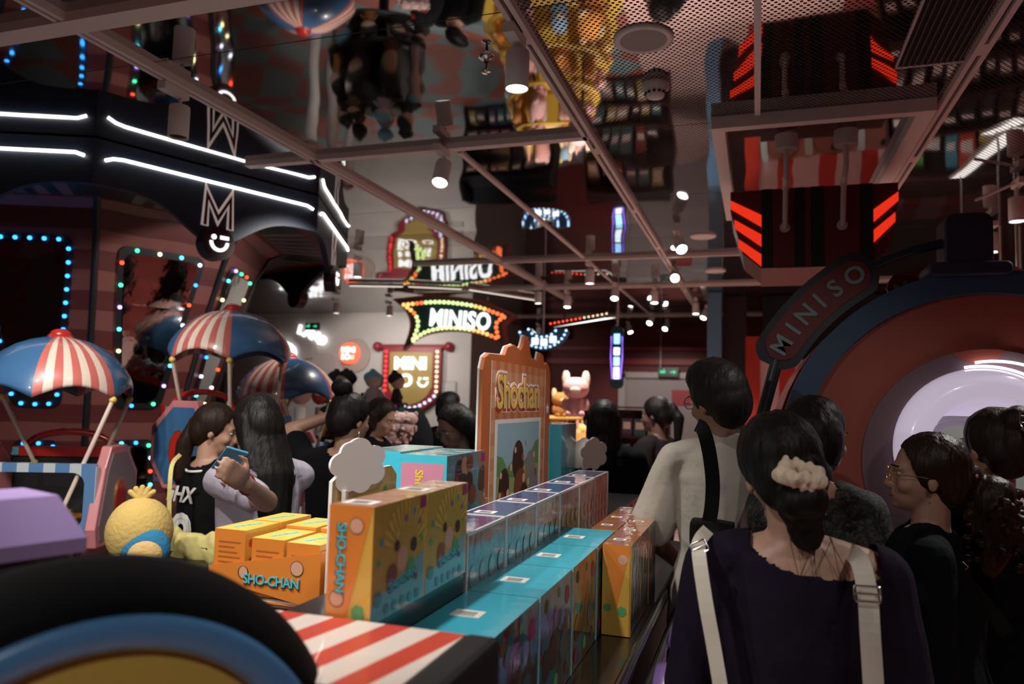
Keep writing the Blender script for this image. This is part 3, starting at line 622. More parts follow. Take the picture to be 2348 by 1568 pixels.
G().prism(rrect(.145, .19, .035, 5, -.055, .75), -.07, .06).prism(rrect(.25, .045, .02, 5, -.055, .655), -.08, .08).build('chimney_knob', mat('indigo paint', (.030, .030, .07), .5), rf, .006)
G().cyl((-.655, -.03, .37), (-.775, -.03, -.10), .022).cyl((-.775, -.03, -.10), (-.775, -.03, -1.39), .022).build('support_post', mat('dark navy edging', (.02, .022, .035), .4), rf)
G().bb(-.5, .5, .0, .85, -1.39, -.5).build('plinth', DRED, rf)

# ---------------------------------------------------------------- pillars and booths at the back right
t = empty('pillar', (-.46, 9.0, 0), 0, 'slim pale blue pillar behind the man in the white shirt', 'pillar'); G().bb(-.09, .07, -.08, .08, 0, 2.89).build('shaft', mat('pillar blue', (.12, .26, .42), .35), t)
t = empty('pillar', (-.31, 9.35, 0), 0, 'dark plum pillar right of the slim blue pillar', 'pillar'); G().bb(-.08, .19, -.1, .1, 0, 2.89).build('shaft', mat('pillar plum', (.045, .02, .03), .5), t)
bo = empty('striped_booth', (-.02, 8.6, 0), 0, 'red and white striped booth behind the arched maroon sign', 'booth')
G().bb(-.10, .05, 0, .5, 0, 2.35).build('corner_post', mat('booth red', (.45, .03, .015), .4), bo)
G().bb(.05, 2.3, .02, .6, 1.5, 2.1).build('awning_board', stripes('booth stripes', (1, 0, 0), .41, (.62, .42, .44), (.5, .03, .02), .6), bo)
G().bb(.05, 2.3, .02, .6, 0, 1.5).build('counter_wall', mat('booth pink', (.42, .16, .12), .5), bo)
for x, c in ((.28, (.28, .10, .07)), (.78, (.3, .09, .08)), (1.28, (.28, .10, .07))):
    o = G().prism(circ(.20, x, 1.3, 28), .0, .02).build('porthole', mat('porthole', (.26, .10, .075), .4), bo)
    G().cyl((x, -.012, 1.42), (x, .0, 1.42), .035, n=18).build('porthole_knob', BLACK, o)
for x in (.07, .52, 1.02): G().bb(x, x + .07, -.01, .02, .95, 1.5).build('pale_stripe', mat('pale teal board', (.45, .55, .55), .5), bo)
bo2 = G().bb(.06, 2.0, 9.25, 9.6, 2.0, 2.89).build('dark_bulkhead', mat('bulkhead dark', (.02, .02, .03), .4)); tag(bo2, 'dark bulkhead above the striped booth', 'bulkhead')
# green exit sign boxes
def exit_sign(loc, w, label, s):
    t = empty('exit_sign', loc, 0, label, 'exit sign'); G().bb(-w * .4, -w * .37, .015, .02, w * .2, CEIL - loc.z - .003).build('hanging_rod', GREYM, t); G().bb(-w / 2, w / 2, 0, .04, -w * .22, w * .22).build('casing', mat('exit dark green', (.02, .06, .04), .4), t)
    GR = lit('exit green', (.08, .8, .35), s); g = G()
    g.add([(-w * .40, -.003, -.05 * w), (-w * .14, -.003, -.05 * w), (-w * .14, -.003, .06 * w), (-w * .40, -.003, .06 * w)], [(0, 1, 2, 3)]); g.sph((-w * .2, -.004, .12 * w), w * .035, 6)
    g.build('running_figure', GR, t); g = G()
    g.add([(w * .10, -.003, -.03 * w), (w * .25, -.003, -.03 * w), (w * .25, -.003, -.10 * w), (w * .40, -.003, 0), (w * .25, -.003, .10 * w), (w * .25, -.003, .03 * w), (w * .10, -.003, .03 * w)], [tuple(range(7))])
    g.build('arrow', GR, t); return t
exit_sign(at_y(1532, 853, 12.9), .34, 'small green exit sign over the pale door in the red wall', .9)
exit_sign(at_y(715, 748, 9.0), .22, 'dark green exit sign hanging near the lit white letters', .05)
t = tag(G().bb(-.16, .16, 0, .015, -.13, .13).build('red_notice', mat('notice red', (.45, .05, .05), .5)), 'red notice on the pale door beside the man\'s glasses', 'notice'); t.location = at_y(1562, 912, 13.08)

# ---------------------------------------------------------------- marquee signs
def sign_bulb(parent, loc, col, r=.024, s=2.6): put_bulb(parent, loc, col, r, s)
SC = at_d(1045, 735, 9.5); mq = empty('marquee_sign', SC, R(8), 'big banner shaped marquee sign reading MINISO with orange and green bulbs'.replace('MINISO', 'white letters'), 'sign')
PX = .0056; mo = [(-138, 44), (-60, 52), (0, 49), (60, 38), (128, 12), (106, -8), (112, -50), (60, -30), (0, -21), (-50, -25), (-85, -38), (-112, -62), (-98, -14), (-108, 18)]
def cat(pts, n=6):
    out = []; K = len(pts)
    for i in range(K):
        p0, p1, p2, p3 = [Vector((*pts[(i + j - 1) % K], 0)) for j in range(4)]
        for k in range(n):
            t = k / n; v = .5 * ((2 * p1) + (-p0 + p2) * t + (2 * p0 - 5 * p1 + 4 * p2 - p3) * t * t + (-p0 + 3 * p1 - 3 * p2 + p3) * t ** 3); out.append((v.x, v.y))
    return out
corner = {0, 4, 6, 11}
def poly_seq(pts, n=6):   # smooth along runs, sharp at corners
    out = []; K = len(pts)
    for i in range(K):
        p1, p2 = Vector(pts[i]), Vector(pts[(i + 1) % K]); p0 = p1 * 2 - p2 if i in corner else Vector(pts[i - 1]); p3 = p2 * 2 - p1 if (i + 1) % K in corner else Vector(pts[(i + 2) % K])
        for k in range(n):
            t = k / n; v = .5 * ((2 * p1) + (-p0 + p2) * t + (2 * p0 - 5 * p1 + 4 * p2 - p3) * t * t + (-p0 + 3 * p1 - 3 * p2 + p3) * t ** 3); out.append((v.x, v.y))
    return out
pl = poly_seq(mo); sc_ = lambda k, pts: [(x * PX * k, (y + (1 - k) * 8) * PX * k) for x, y in pts]
G().prism([(x * PX * 1.10, z * PX * 1.12) for x, z in pl], .0, .14).build('sign_case', mat('dusty red case', (.30, .07, .07), .4), mq)
G().prism([(x * PX * .99, z * PX * .97) for x, z in pl], -.012, 0).build('sign_face', mat('dark teal face', (.012, .055, .055), .4), mq)
L_ = text('MINISO', .30, .012, TXTW, mq, face_to((.06, -.03, -.0), (0, -1, 0)) @ Matrix.Rotation(R(-4), 4, 'Z') @ Matrix.Diagonal((.76, 1, 1, 1)), 'lettering', off=.009, spacing=1.06)
bp_ = [Vector((x * PX * .89, z * PX * .80)) for x, z in pl]; tot = 0; acc = [0]
for p, q in zip(bp_, bp_[1:] + bp_[:1]): tot += (q - p).length; acc.append(tot)
NB = 58
CGY = (.75, .95, .35); COY = (1, .55, .15); CO = (1, .18, .05)
for k in range(NB):
    s = tot * k / NB; i = max(j for j in range(len(bp_)) if acc[j] <= s); p = bp_[i]; q = bp_[(i + 1) % len(bp_)]; u = p + (q - p) * ((s - acc[i]) / max(1e-6, acc[i + 1] - acc[i]))
    c = CO if u.x > .42 else (COY if u.x > .2 else (CGY if u.x > -.4 or u.y < .05 else (CO if u.x > -.55 else COY)))
    sign_bulb(mq, (u.x, -.02, u.y), c, .026, 1.6)
for s in (-.4, .4): G().cyl((s, .05, .26), (s, .05, CEIL - SC.z - .02), .01).build('hanging_rod', GREYM, mq)
# gold shield sign on the white wall
gs = empty('shield_sign', (-5.02, 10.5, 1.95), 0, 'gold shield sign with white letters and a wink smile on the white wall', 'sign')
sh = [(-.42, .36), (.42, .36), (.42, -.22), (.34, -.37), (.2, -.47), (0, -.54), (-.2, -.47), (-.34, -.37), (-.42, -.22)]
G().prism([(x * 1.16, z * 1.12) for x, z in sh], -.10, -.01).build('sign_case', mat('shield red', (.24, .02, .03), .4), gs)
G().prism([(x * .86, z * .90) for x, z in sh], -.112, -.10).build('sign_face', mat('shield gold', (.36, .24, .07), .45), gs)
G().cyl((-.62, -.07, .41), (.62, -.07, .41), .035).sph((-.6, -.07, .41), .075, 10).sph((.6, -.07, .41), .075, 10).build('scroll_bar', mat('shield red', (.24, .02, .03), .4), gs)
text('MINI', .27, .012, TXTW, gs, face_to((0, -.13, .14), (0, -1, 0)), 'lettering', off=.007)
text('SO', .27, .012, TXTW, gs, face_to((-.13, -.13, -.12), (0, -1, 0)), 'lettering', off=.007)
g = G(); smiley(g, face_to((.22, -.13, -.13), (0, -1, 0)), .19, d=.012); g.build('wink_smile', TXTW, gs)
rb = []
for k in range(9): rb.append((.43, .33 - .075 * k, (1, .85, .5)))
for k, (x, z) in enumerate([(.40, -.34), (.33, -.40), (.25, -.445), (.17, -.485), (.09, -.515), (.0, -.53), (-.09, -.515), (-.17, -.485)]): rb.append((x, z, (.6, .7, 1)))
for k in range(9): rb.append((-.43, .33 - .075 * k, (1, .04, .03)))
for x, z, c in rb: sign_bulb(gs, (x, -.105, z), c, .025, 1.8)
# round orange sign
os_ = empty('round_sign', (-6.12, 10.5, 2.25), 0, 'small glowing orange round sign on a beige disc on the white wall', 'sign')
G().cyl((.08, -.03, -.03), (.08, -.0, -.03), .27, n=40).build('backing_disc', mat('beige disc', (.42, .34, .30), .5), os_)
d = G().cyl((0, -.09, 0), (0, -.03, 0), .17, n=40).build('sign_face', mat('orange glow', (.6, .1, .05), .4, emit=1.0, ecol=(1, .16, .07)), os_)
text('MINI', .12, .004, TXTW, d, face_to((0, -.096, .05), (0, -1, 0)), 'lettering', off=.005); text('SO', .12, .004, TXTW, d, face_to((-.045, -.096, -.06), (0, -1, 0)), 'lettering', off=.005)
g = G(); smiley(g, face_to((.07, -.096, -.06), (0, -1, 0)), .075, d=.004); g.build('wink_smile', TXTW, d)
ld = empty('letter_sign', (-6.85, 10.5, 2.52), 0, 'glowing white letters spelling LAND above pale cloud shapes', 'sign')
for i, (ch, dz, rr) in enumerate((('L', .1, -14), ('A', .05, -14), ('N', 0, -14), ('D', -.07, -14))):
    text(ch, .2, .02, TXTW, ld, face_to((-.18 + .135 * i, -.06, dz), (0, -1, 0)) @ Matrix.Rotation(R(rr), 4, 'Z'), 'letter', off=.01)
ld2 = empty('letter_sign', (-7.35, 10.5, 2.30), 0, 'big slanted glowing letters half hidden by the middle parasol', 'sign')
for i, ch in enumerate('ID'): text(ch, .42, .02, TXTW, ld2, face_to((-.1 + .22 * i, -.1, -.07 * i), (0, -1, 0)) @ Matrix.Rotation(R(-24), 4, 'Z'), 'letter', off=.014)
PALE = mat('pale cloud board', (.55, .46, .44), .6)
for px, py, r, lab in [(690, 800, .22, 'pale cloud board under the glowing letters'), (740, 850, .26, 'grey white round board left of the orange sign'), (700, 860, .2, 'pink white bubble board behind the far parasol'), (780, 880, .18, 'pale bubble board under the orange sign')]:
    p = at_y(px, py, 10.44); g = G()
    for dx, dz, k in ((-.6, 0, .6), (0, .15, 1), (.7, -.05, .65)): g.cyl((dx * r, .01 + .008 * dx, dz * r), (dx * r, .05 + .004 * dx, dz * r), r * k, n=28)
    o = g.build('cloud_board', PALE); o.location = p; tag(o, lab, 'wall decoration', 'cloud boards on the white wall')
for px, py, lab, c in [(735, 905, 'coral shelf of toys left of the black doll stand', (.45, .07, .05)), (775, 925, 'red toy with white face behind the bun woman', (.5, .05, .05)), (690, 900, 'pale pink toy behind the far parasol', (.5, .3, .28))]:
    p = at_d(px, py, 9.3 + (px - 735) * .004 * (1 if px > 700 else 8)); o = G().sph((0, 0, 0), (.12, .10, .13), 10).sph((.02, -.07, .04), (.07, .05, .06), 8, 1).cyl((0, 0, -.15), (0, 0, -p.z), .06, m=2).build('round_toy', [mat('toy%.2f' % c[1], c, .5), CARD, WHITE]); o.location = p; tag(o, lab, 'toy')
# notice plaque on the white wall
t = empty('wall_plaque', (-4.42, 10.5, 1.75), 0, 'grey framed notice on the white wall right of the gold shield', 'notice'); G().bb(-.12, .12, -.02, 0, -.09, .09).build('frame', mat('plaque grey', (.36, .33, .32), .5), t); G().bb(-.10, .10, -.024, -.02, -.07, .07).build('paper', mat('plaque paper', (.48, .45, .43), .6), t)
# crescent sign
cs = empty('crescent_sign', at_d(1245, 770, 8), R(5), 'blue crescent sign with white bulbs and lit white squares', 'sign'); g = G(); n = 20; vs = []
a0, a1 = 200, 345
def cre(f, k, ins=0):
    a = R(a0 + (a1 - a0) * f); ro, ri = .275 - ins, .13 + ins - .02 * math.sin(f * math.pi); r = ro if k else ri; return (r * math.cos(a) * 1.05, r * math.sin(a) + .12)
for y in (-.03, .05):
    for k in range(n + 1): vs += [(cre(k / n, 1)[0], y, cre(k / n, 1)[1]), (cre(k / n, 0)[0], y, cre(k / n, 0)[1])]
N2 = 2 * (n + 1); fs = []
for k in range(n): b = 2 * k; fs += [(b, b + 1, b + 3, b + 2), (N2 + b, N2 + b + 2, N2 + b + 3, N2 + b + 1), (b, b + 2, N2 + b + 2, N2 + b), (b + 1, N2 + b + 1, N2 + b + 3, b + 3)]
fs += [(0, N2, N2 + 1, 1), (N2 - 2, N2 - 1, 2 * N2 - 1, 2 * N2 - 2)]
g.add(vs, fs).build('sign_case', mat('crescent navy', (.03, .10, .19), .4), cs)
for f in [i / 13 for i in range(14)]:
    for k in (0, 1):
        if k == 0 and int(f * 13) % 2: continue
        x, z = cre(f, k, .025); put_bulb(cs, (x, -.035, z), (.45, .68, 1), .013, 2.2)
for f in (.33, .52, .72): x = (cre(f, 1)[0] + cre(f, 0)[0]) / 2; z = (cre(f, 1)[1] + cre(f, 0)[1]) / 2; G().box((x, -.04, z), (.07, .01, .07), M=None).build('lit_square', TXTW, cs)
G().cyl((0, .02, .0), (0, .02, CEIL - cs.location.z - .02), .01).build('hanging_rod', GREYM, cs)
# tilted light panel with red bulbs
lp = empty('tilted_ceiling_light', at_d(1338, 742, 9.5), R(-4), 'white glowing tilted panel edged with red bulbs', 'light panel')
G().add([(-.40, -.05, -.05), (.36, -.3, .03), (.40, .1, .08), (-.28, .15, .0)], [(0, 1, 2, 3)]).build('glow_face', lit('panel glow', (1, .96, .93), 2.5), lp)
G().add([(-.40, -.05, -.045), (.36, -.3, .035), (.40, .1, .085), (-.28, .15, .005)], [(0, 1, 2, 3)]).bb(-.3, -.28, .1, .12, 0, 2.88 - lp.location.z).bb(.3, .32, .0, .02, .06, 2.88 - lp.location.z).build('panel_back', DRED, lp)
for k in range(14): f = k / 13; put_bulb(lp, (-.42 + .8 * f, -.06 - .25 * f, .0 + .085 * f), CR if f < .6 else (1, .7, .4), .012, 2)
# neon blade sign
nb = empty('neon_blade_sign', at_d(1415, 800, 9), 0, 'narrow vertical blue and violet neon sign before the red wall', 'sign')
G().prism(rrect(.15, .75, .06, 5, 0, -.1), -.02, .05).build('sign_case', mat('teal case', (.01, .05, .08), .4), nb)
for z, h, c in ((.12, .12, (.3, .6, 1)), (-.03, .09, (.8, .9, 1)), (-.15, .10, (.4, .75, 1)), (-.29, .14, (.9, .75, 1))): G().bb(-.035, .035, -.03, -.02, z - h / 2, z + h / 2).build('lit_letter', lit('neon%.2f' % z, c, 2.0), nb)
for s in (-1, 1): G().tube([(s * .065, -.03, .15), (s * .07, -.03, -.1), (s * .05, -.03, -.36)], .006, 6).build('neon_edge', lit('neon violet', (.35, .15, 1), 2), nb)
G().cyl((0, .02, .25), (0, .02, CEIL - nb.location.z - .02), .01).build('hanging_rod', GREYM, nb)
# long light bars
for (a, b, lab) in [((800, 655), (925, 657), 'white light bar beside the kiosk canopy, left one'), ((935, 657), (1060, 663), 'white light bar above the marquee sign, middle one'), ((1075, 664), (1240, 690), 'white light bar slanting away, right of the marquee sign')]:
    p, q = at_z(*a, 2.86), at_z(*b, 2.86); v = q - p; t = empty('light_bar', p, math.atan2(v.y, v.x), lab, 'light bar', 'light bars on the ceiling')
    G().bb(0, v.length, -.02, .02, 0, .03).build('housing', GREYM, t); G().bb(.01, v.length - .01, -.014, .014, -.006, 0).build('diffuser', lit('bar glow', (1, .9, .78), 1.1), t)

# ---------------------------------------------------------------- plush stands at the back
def plush(loc, r, cols, label, group, rz=0, parts=True, ears=1):
    t = empty('plush_toy', loc, rz, label, 'plush toy', group); a, b_, c = [mat('plush %.2f %.2f %.2f' % tuple(k), k, .95, bump=.6, bscale=60) for k in cols]
    g = G().sph((0, 0, r * .75), (r * .72, r * .62, r * .78), 9)
    for s in (-1, 1): g.sph((s * r * .75, -.12 * r, r * .85), (r * .22, r * .22, r * .45), 7).sph((s * r * .42, -r * .45, r * .2), (r * .26, r * .4, r * .24), 7)
    g.build('body', a, t)
    h = G().sph((0, -.05 * r, r * 2.0), (r * .95, r * .85, r * .8), 10).build('head', b_, t)
    for s in (-1, 1): G().sph((s * r * .7, 0, r * (2.6 if ears else 2.1)), (r * .3, r * .16, r * (.34 if ears == 1 else .7)), 7).build('ear', c, t)
    if parts: G().sph((0, -.82 * r, r * 1.85), (r * .4, r * .22, r * .27), 7).build('muzzle', c, t)
    return t
YE = mat('yellow shelf', (.62, .36, .05), .5, emit=.0); YG = mat('yellow lit back board', (.8, .5, .08), .5, emit=.3, ecol=(1, .6, .08))
YS = empty('yellow_toy_stand', (-2.0, 7.25, 0), R(14), 'glowing yellow tiered stand crowded with plush toys behind the poster', 'display stand')
G().lathe([(.001, 0), (.72, 0), (.72, .12), (.16, .13), (.16, 1.35), (.001, 1.35)], 36).build('centre_column', YG, YS)
TI = [(.42, .66), (.78, .56), (1.14, .46), (1.44, .36)]
for z, r in TI: G().lathe([(.001, z), (r, z), (r + .01, z - .015), (r, z - .03), (.001, z - .03)], 36).build('round_shelf', YE, YS)
for k in range(8): a = R(45 * k + 10); G().cyl((.40 * math.cos(a), .40 * math.sin(a), .1), (.33 * math.cos(a), .33 * math.sin(a), 1.42), .014, n=8).build('stand_post', BLACK if k % 2 else YE, YS)
PC = [((.80, .28, .05), (.85, .32, .06), (.9, .6, .3)), ((.75, .38, .38), (.80, .42, .40), (.85, .6, .5)), ((.55, .22, .06), (.65, .28, .08), (.85, .6, .35)), ((.8, .5, .12), (.85, .55, .15), (.8, .35, .3)), ((.30, .5, .7), (.35, .55, .75), (.85, .7, .3))]
PN = ['orange', 'pink', 'brown', 'yellow', 'blue']
k = 0
for ti, (z, r) in enumerate([(.12, .60)] + TI):
    n = [12, 11, 9, 8, 6][ti]
    for j in range(n):
        a = 2 * math.pi * (j + .5 * (ti % 2)) / n; c = (j * 2 + ti * 3) % 5 if (j + ti) % 4 else 1; rr = r - .10
        wp = Matrix.Rotation(R(14), 4, 'Z') @ Vector((rr * math.cos(a), rr * math.sin(a), 0)) + Vector((-2.0, 7.25, z)); side = ['back', 'front', 'left', 'right'][1 if math.sin(a) < -.5 else (0 if math.sin(a) > .5 else (2 if math.cos(a) < 0 else 3))]
        plush(wp, .085 if ti else .10, PC[c], '%s plush toy on the %s side of the yellow stand, %s shelf' % (PN[c], side, ['bottom', 'second', 'third', 'fourth', 'top'][ti]), 'plush toys on the yellow stand, %s, %s side, %s shelf' % (PN[c], side, ['bottom', 'second', 'third', 'fourth', 'top'][ti]), a + R(104), parts=side in ('front', 'right', 'left') or ti == 0, ears=1 + (j % 2))
plush(at_d(1320, 905, 6.9) - Vector((0, 0, .20)), .13, PC[1], 'large pink plush slumped on top of the yellow stand', None, R(10), ears=2)
plush(at_d(1345, 1010, 5.6) - Vector((0, 0, .30)), .13, PC[0], 'large orange plush toy with a big round head beside the far blue box', None, R(-30))
OT = empty('toy_stand', (*at_d(1345, 1010, 5.6).xy, 0), 0, 'dark round stand under the big orange plush', 'display stand'); G().lathe([(.001, 0), (.2, 0), (.05, .03), (.05, .9), (.17, at_d(1345, 1010, 5.6).z - .31), (.001, at_d(1345, 1010, 5.6).z - .305)], 20).build('post', BLACK, OT)
# black tiered stand with dolls
BS = empty('doll_stand', (-3.27, 5.9, 0), 0, 'black tiered stand carrying small dark dolls before the gold sign', 'display stand')
G().lathe([(.001, 0), (.4, 0), (.4, .05), (.05, .06), (.05, 1.62), (.001, 1.62)], 24).build('post', BLACK, BS)
BT = [(.92, .46), (1.24, .42), (1.54, .36)]
for z, r in BT: G().lathe([(.001, z), (r, z), (r, z - .02), (.001, z - .02)], 28).build('round_shelf', BLACK, BS)
DC = [((.02, .02, .02), (.55, .42, .33), (.03, .03, .03), 'black haired'), ((.12, .06, .03), (.5, .32, .2), (.02, .02, .02), 'brown hooded'), ((.40, .35, .40), (.55, .45, .40), (.2, .5, .65), 'white dressed blue capped'), ((.30, .12, .03), (.6, .45, .35), (.01, .01, .01), 'orange clothed')]
def doll(loc, rz_, c, label, group, r=.05):
    t = empty('doll', loc, rz_, label, 'doll', group); mk = lambda k: mat('doll %.2f %.2f %.2f' % tuple(k), k, .8)
    g = G().loft([(0, r * .9, r * .7, 0, 0), (r * 1.5, r * .55, r * .45, 0, 0), (r * 1.8, r * .3, r * .3, 0, 0)], 12)
    for s in (-1, 1): g.cap((s * r * .5, 0, r * 1.5), r * .22, (s * r * 1.1, -.2 * r, r * .6), r * .18, 8)
    g.build('dress', mk(c[0]), t); G().sph((0, -.1 * r, r * 2.6), (r * .95, r * .85, r * .9), 9).build('head', mk(c[1]), t)
    G().sph((0, .15 * r, r * 2.95), (r * 1.12, r * .95, r * .85), 9).sph((0, .35 * r, r * 3.7), r * .4, 7).build('hair', mk(c[2]), t)
for ti, (z, r) in enumerate(BT):
    n = [9, 8, 7][ti]
    for j in range(n):
        a = 2 * math.pi * j / n; c = DC[(j + ti * 2) % 4]; sd = 'front' if math.sin(a) < -.3 else ('back' if math.sin(a) > .3 else ('left' if math.cos(a) < 0 else 'right'))
        doll((-3.27 + (r - .07) * math.cos(a), 5.9 + (r - .07) * math.sin(a), z), a + R(90), c, '%s doll on the %s of the black stand, %s tier' % (c[3], sd, ['lower', 'middle', 'top'][ti]), '%s dolls, black stand, %s, %s tier' % (c[3], sd, ['lower', 'middle', 'top'][ti]), .070)
for k in range(6):
    p = at_d(885 + 11 * k, 985 + (k % 2) * 12, 5.0); o = plush((p.x, p.y, 1.28 + .06 * (k % 2)), .055, ((.55, .36, .32), (.6, .4, .36), (.6, .45, .4)), 'pale pink plush in the cluster right of the profile woman, %s' % ['first from the left', 'second from the left', 'third from the left', 'third from the right', 'second from the right', 'last at the right'][k], 'pale pink plush cluster', 0)
p = at_d(912, 1000, 5.0); t = empty('toy_stand', (p.x, p.y, 0), 0, 'small dark stand under the pale pink plush cluster', 'display stand'); G().bb(-.17, .17, -.10, .10, 0, 1.27).build('counter', DRED, t)
# dark gondola shelves at left back and right back to close the sales floor
def shelf_unit(loc, rz_, w, h, col, label, goods):
    t = empty('shelf_unit', loc, rz_, label, 'shelf'); g = G().bb(-w / 2, w / 2, .28, .32, 0, h)
    g.bb(-w / 2, -w / 2 + .03, 0, .32, 0, h).bb(w / 2 - .03, w / 2, 0, .32, 0, h).build('carcass', mat('shelf %.2f' % col[0], col, .5), t)
    n = int(h / .36)
    for i in range(n + 1): G().bb(-w / 2 + .03, w / 2 - .03, 0, .28, .08 + .36 * i, .10 + .36 * i).build('shelf_board', mat('shelf %.2f' % col[0], col, .5), t)
    if goods:
        for i in range(n):
            x = -w / 2 + .12; j = 0
            while x < w / 2 - .1:
                hh = random.uniform(.12, .26); ww = random.uniform(.09, .16); c = random.choice(goods if i >= n - 1 or len(goods) > 5 else [(.03, .012, .012), (.05, .02, .02), (.02, .02, .03)]); o = G().box((0, 0, hh / 2), (ww, .14, hh)).box((0, -.071, hh * .6), (ww * .7, .003, hh * .4), 1).build('packaged_toy', [mat('goods %.2f %.2f %.2f' % c, c, .5), CARD], None)
                wp = Matrix.Rotation(rz_, 4, 'Z') @ Vector((x, .1, 0)) + Vector(loc); o.location = (wp.x, wp.y, .10 + .36 * i); o.rotation_euler = (0, 0, rz_)
                tag(o, 'packaged toy, row %s, %s' % (['one', 'two', 'three', 'four', 'five', 'six'][i], label.replace(' of packaged toys', '')), 'packaged toy', 'packaged toys, row %d, %s' % (i + 1, label)); x += ww + .03; j += 1
    return t
GD = [(.05, .03, .04), (.30, .06, .05), (.35, .22, .20), (.05, .15, .17), (.10, .06, .14), (.4, .3, .12)]
shelf_unit((-3.3, 9.6, 0), 0, 1.3, 1.35, (.02, .02, .025), 'low black shelf of packaged toys in front of the white wall', GD)
shelf_unit((-1.55, 9.3, 0), R(8), 1.1, 1.5, (.05, .012, .012), 'dark red shelf of packaged toys in the far middle', GD)
shelf_unit((1.95, 8.0, 0), R(-12), 1.5, 2.1, (.05, .04, .045), 'tall shelf of packaged toys behind the round display', [(.7, .55, .08), (.15, .45, .10), (.6, .06, .05), (.7, .65, .6), (.08, .35, .45)])
for (p0, p1, lab) in (((2190, 392), (2348, 282), 'long white light bar hanging low behind the round display'), ((2262, 305), (2348, 262), 'second white light bar hanging behind the round display')):
    p, q = at_z(*p0, 3.6), at_z(*p1, 3.6); p.z = q.z = 2.2; v = q - p; t = empty('light_bar', p, math.atan2(v.y, v.x), lab, 'light bar')
    G().bb(0, v.length, -.05, .05, 0, .03).bb(.1, .11, 0, .01, .03, CEIL - 2.2 - .002).bb(v.length - .11, v.length - .1, 0, .01, .03, CEIL - 2.2 - .002).build('housing', GREYM, t); G().bb(.01, v.length - .01, -.045, .045, .031, .034).build('diffuser', lit('bar glow up', (1, .93, .86), 1.6), t)
# ---------------------------------------------------------------- train shaped display cart with two tiers
Z1, Z2 = .985, 1.143
cart = empty('train_cart', (0, 0, 0), 0, 'black train shaped display cart with striped hood carrying the toy boxes', 'display cart')
CB_ = mat('cart black', (.010, .009, .010), .3, coat=.5); CP = mat('cart plum', (.05, .025, .045), .5)
G().bb(-.58, -.30, 1.0, 3.45, .30, Z1 - .01).build('lower_tier', CP, cart)
G().bb(-.60, -.275, .99, 3.5, Z1 - .03, Z1 - .002).build('tier_edge', CB_, cart, .006)
G().tube([(-.285, 1.0, Z1 + .004), (-.285, 2.5, Z1 + .004), (-.285, 3.48, Z1 + .004)], .010, 8).tube([(-.245, 1.0, Z1 - .055), (-.245, 3.48, Z1 - .055)], .014, 8).build('side_rail', CB_, cart)
G().bb(-1.18, -.585, 1.41, 3.75, .30, Z2 - .012).build('upper_tier', CP, cart)
G().bb(-1.20, -.548, 1.41, 3.78, Z2 - .012, Z2 - .001).build('upper_board', CB_, cart)
# striped hood in front
HS = stripes('hood stripes', (.98, -.17, 0), .084, (.50, .055, .035), (.66, .56, .50), .47, .4, .3)
hood = G(); zt = 1.270
hood.bb(-.76, -.387, .775, 1.006, 1.248, zt)
hood.build('striped_hood', HS, cart)
G().bb(-.388, -.335, .775, 1.012, .80, zt + .003).bb(-.76, -.387, .99, 1.012, 1.02, zt - .004).build('hood_trim', mat('rubber black', (.008, .008, .009), .6), cart, .012)
G().bb(-.74, -.40, .90, 1.0, .30, 1.248).build('hood_base', mat('dim red side', (.06, .015, .012), .5), cart)
G().bb(-.76, -.545, 1.012, 1.40, .30, 1.232).build('hood_shelf', CB_, cart)
G().bb(-.62, -.545, 1.015, 1.395, 1.232, 1.260).build('riser', CB_, cart)
def wheel(y, z, r):
    M = Matrix.Translation((-.235, y, z)) @ Matrix.Rotation(R(90), 4, 'Y')
    w_ = G().lathe([(r * .80, .0), (r, 0), (r, .062), (r * .80, .062), (r * .80, .045), (.001, .045)], 40, M=M).build('wheel', mat('violet wheel', (.20, .12, .33), .35, coat=.4), cart)
    G().lathe([(r * .72, .05), (r * .76, .066), (r * .66, .066), (r * .62, .05)], 36, M=M).build('gold_ring', GOLD, w_)
    G().cyl((0, 0, .045), (0, 0, .052), r * .62, n=30, M=M).build('hub', mat('wheel hub plum', (.05, .03, .06), .4), w_)
wheel(2.27, .80, .165); wheel(1.93, .79, .165); wheel(1.60, .78, .165); wheel(3.05, .80, .165)
G().bb(-1.1, -.32, 1.05, 3.6, 0.0, .30).build('undercarriage', MATTE, cart)

# ---------------------------------------------------------------- product boxes
FILM = dict(coat=1)
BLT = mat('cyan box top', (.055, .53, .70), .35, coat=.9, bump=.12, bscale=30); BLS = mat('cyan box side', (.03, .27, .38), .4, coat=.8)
BART = patches('blue box art', [(.02, .10, .13), (.05, .03, .02), (.03, .16, .20), (.10, .04, .03), (.02, .06, .10), (.06, .05, .04), (.13, .02, .02), (.02, .13, .17)], 34, stretch=(1, 1, .7), bump=.12)
ORF = mat('orange box side', (.72, .23, .035), .4, coat=.8); YLF = mat('yellow box side', (.70, .42, .07), .4, coat=.7)
YDF = mat('ochre box front', (.58, .37, .06), .4, coat=1, bump=.1, bscale=25); ORT = mat('orange brown box top', (.42, .15, .05), .4, coat=1, bump=.12, bscale=25)
SKY = mat('pale blue print', (.22, .38, .42), .4, coat=.9); MAG = mat('magenta print', (.33, .03, .14), .4)
LTC = mat('cyan lettering', (.10, .55, .62), .5); DKP = mat('dark print', (.03, .02, .02), .5); PNK = mat('peach print', (.66, .36, .24), .5); GRN = mat('green print', (.12, .36, .13), .5)
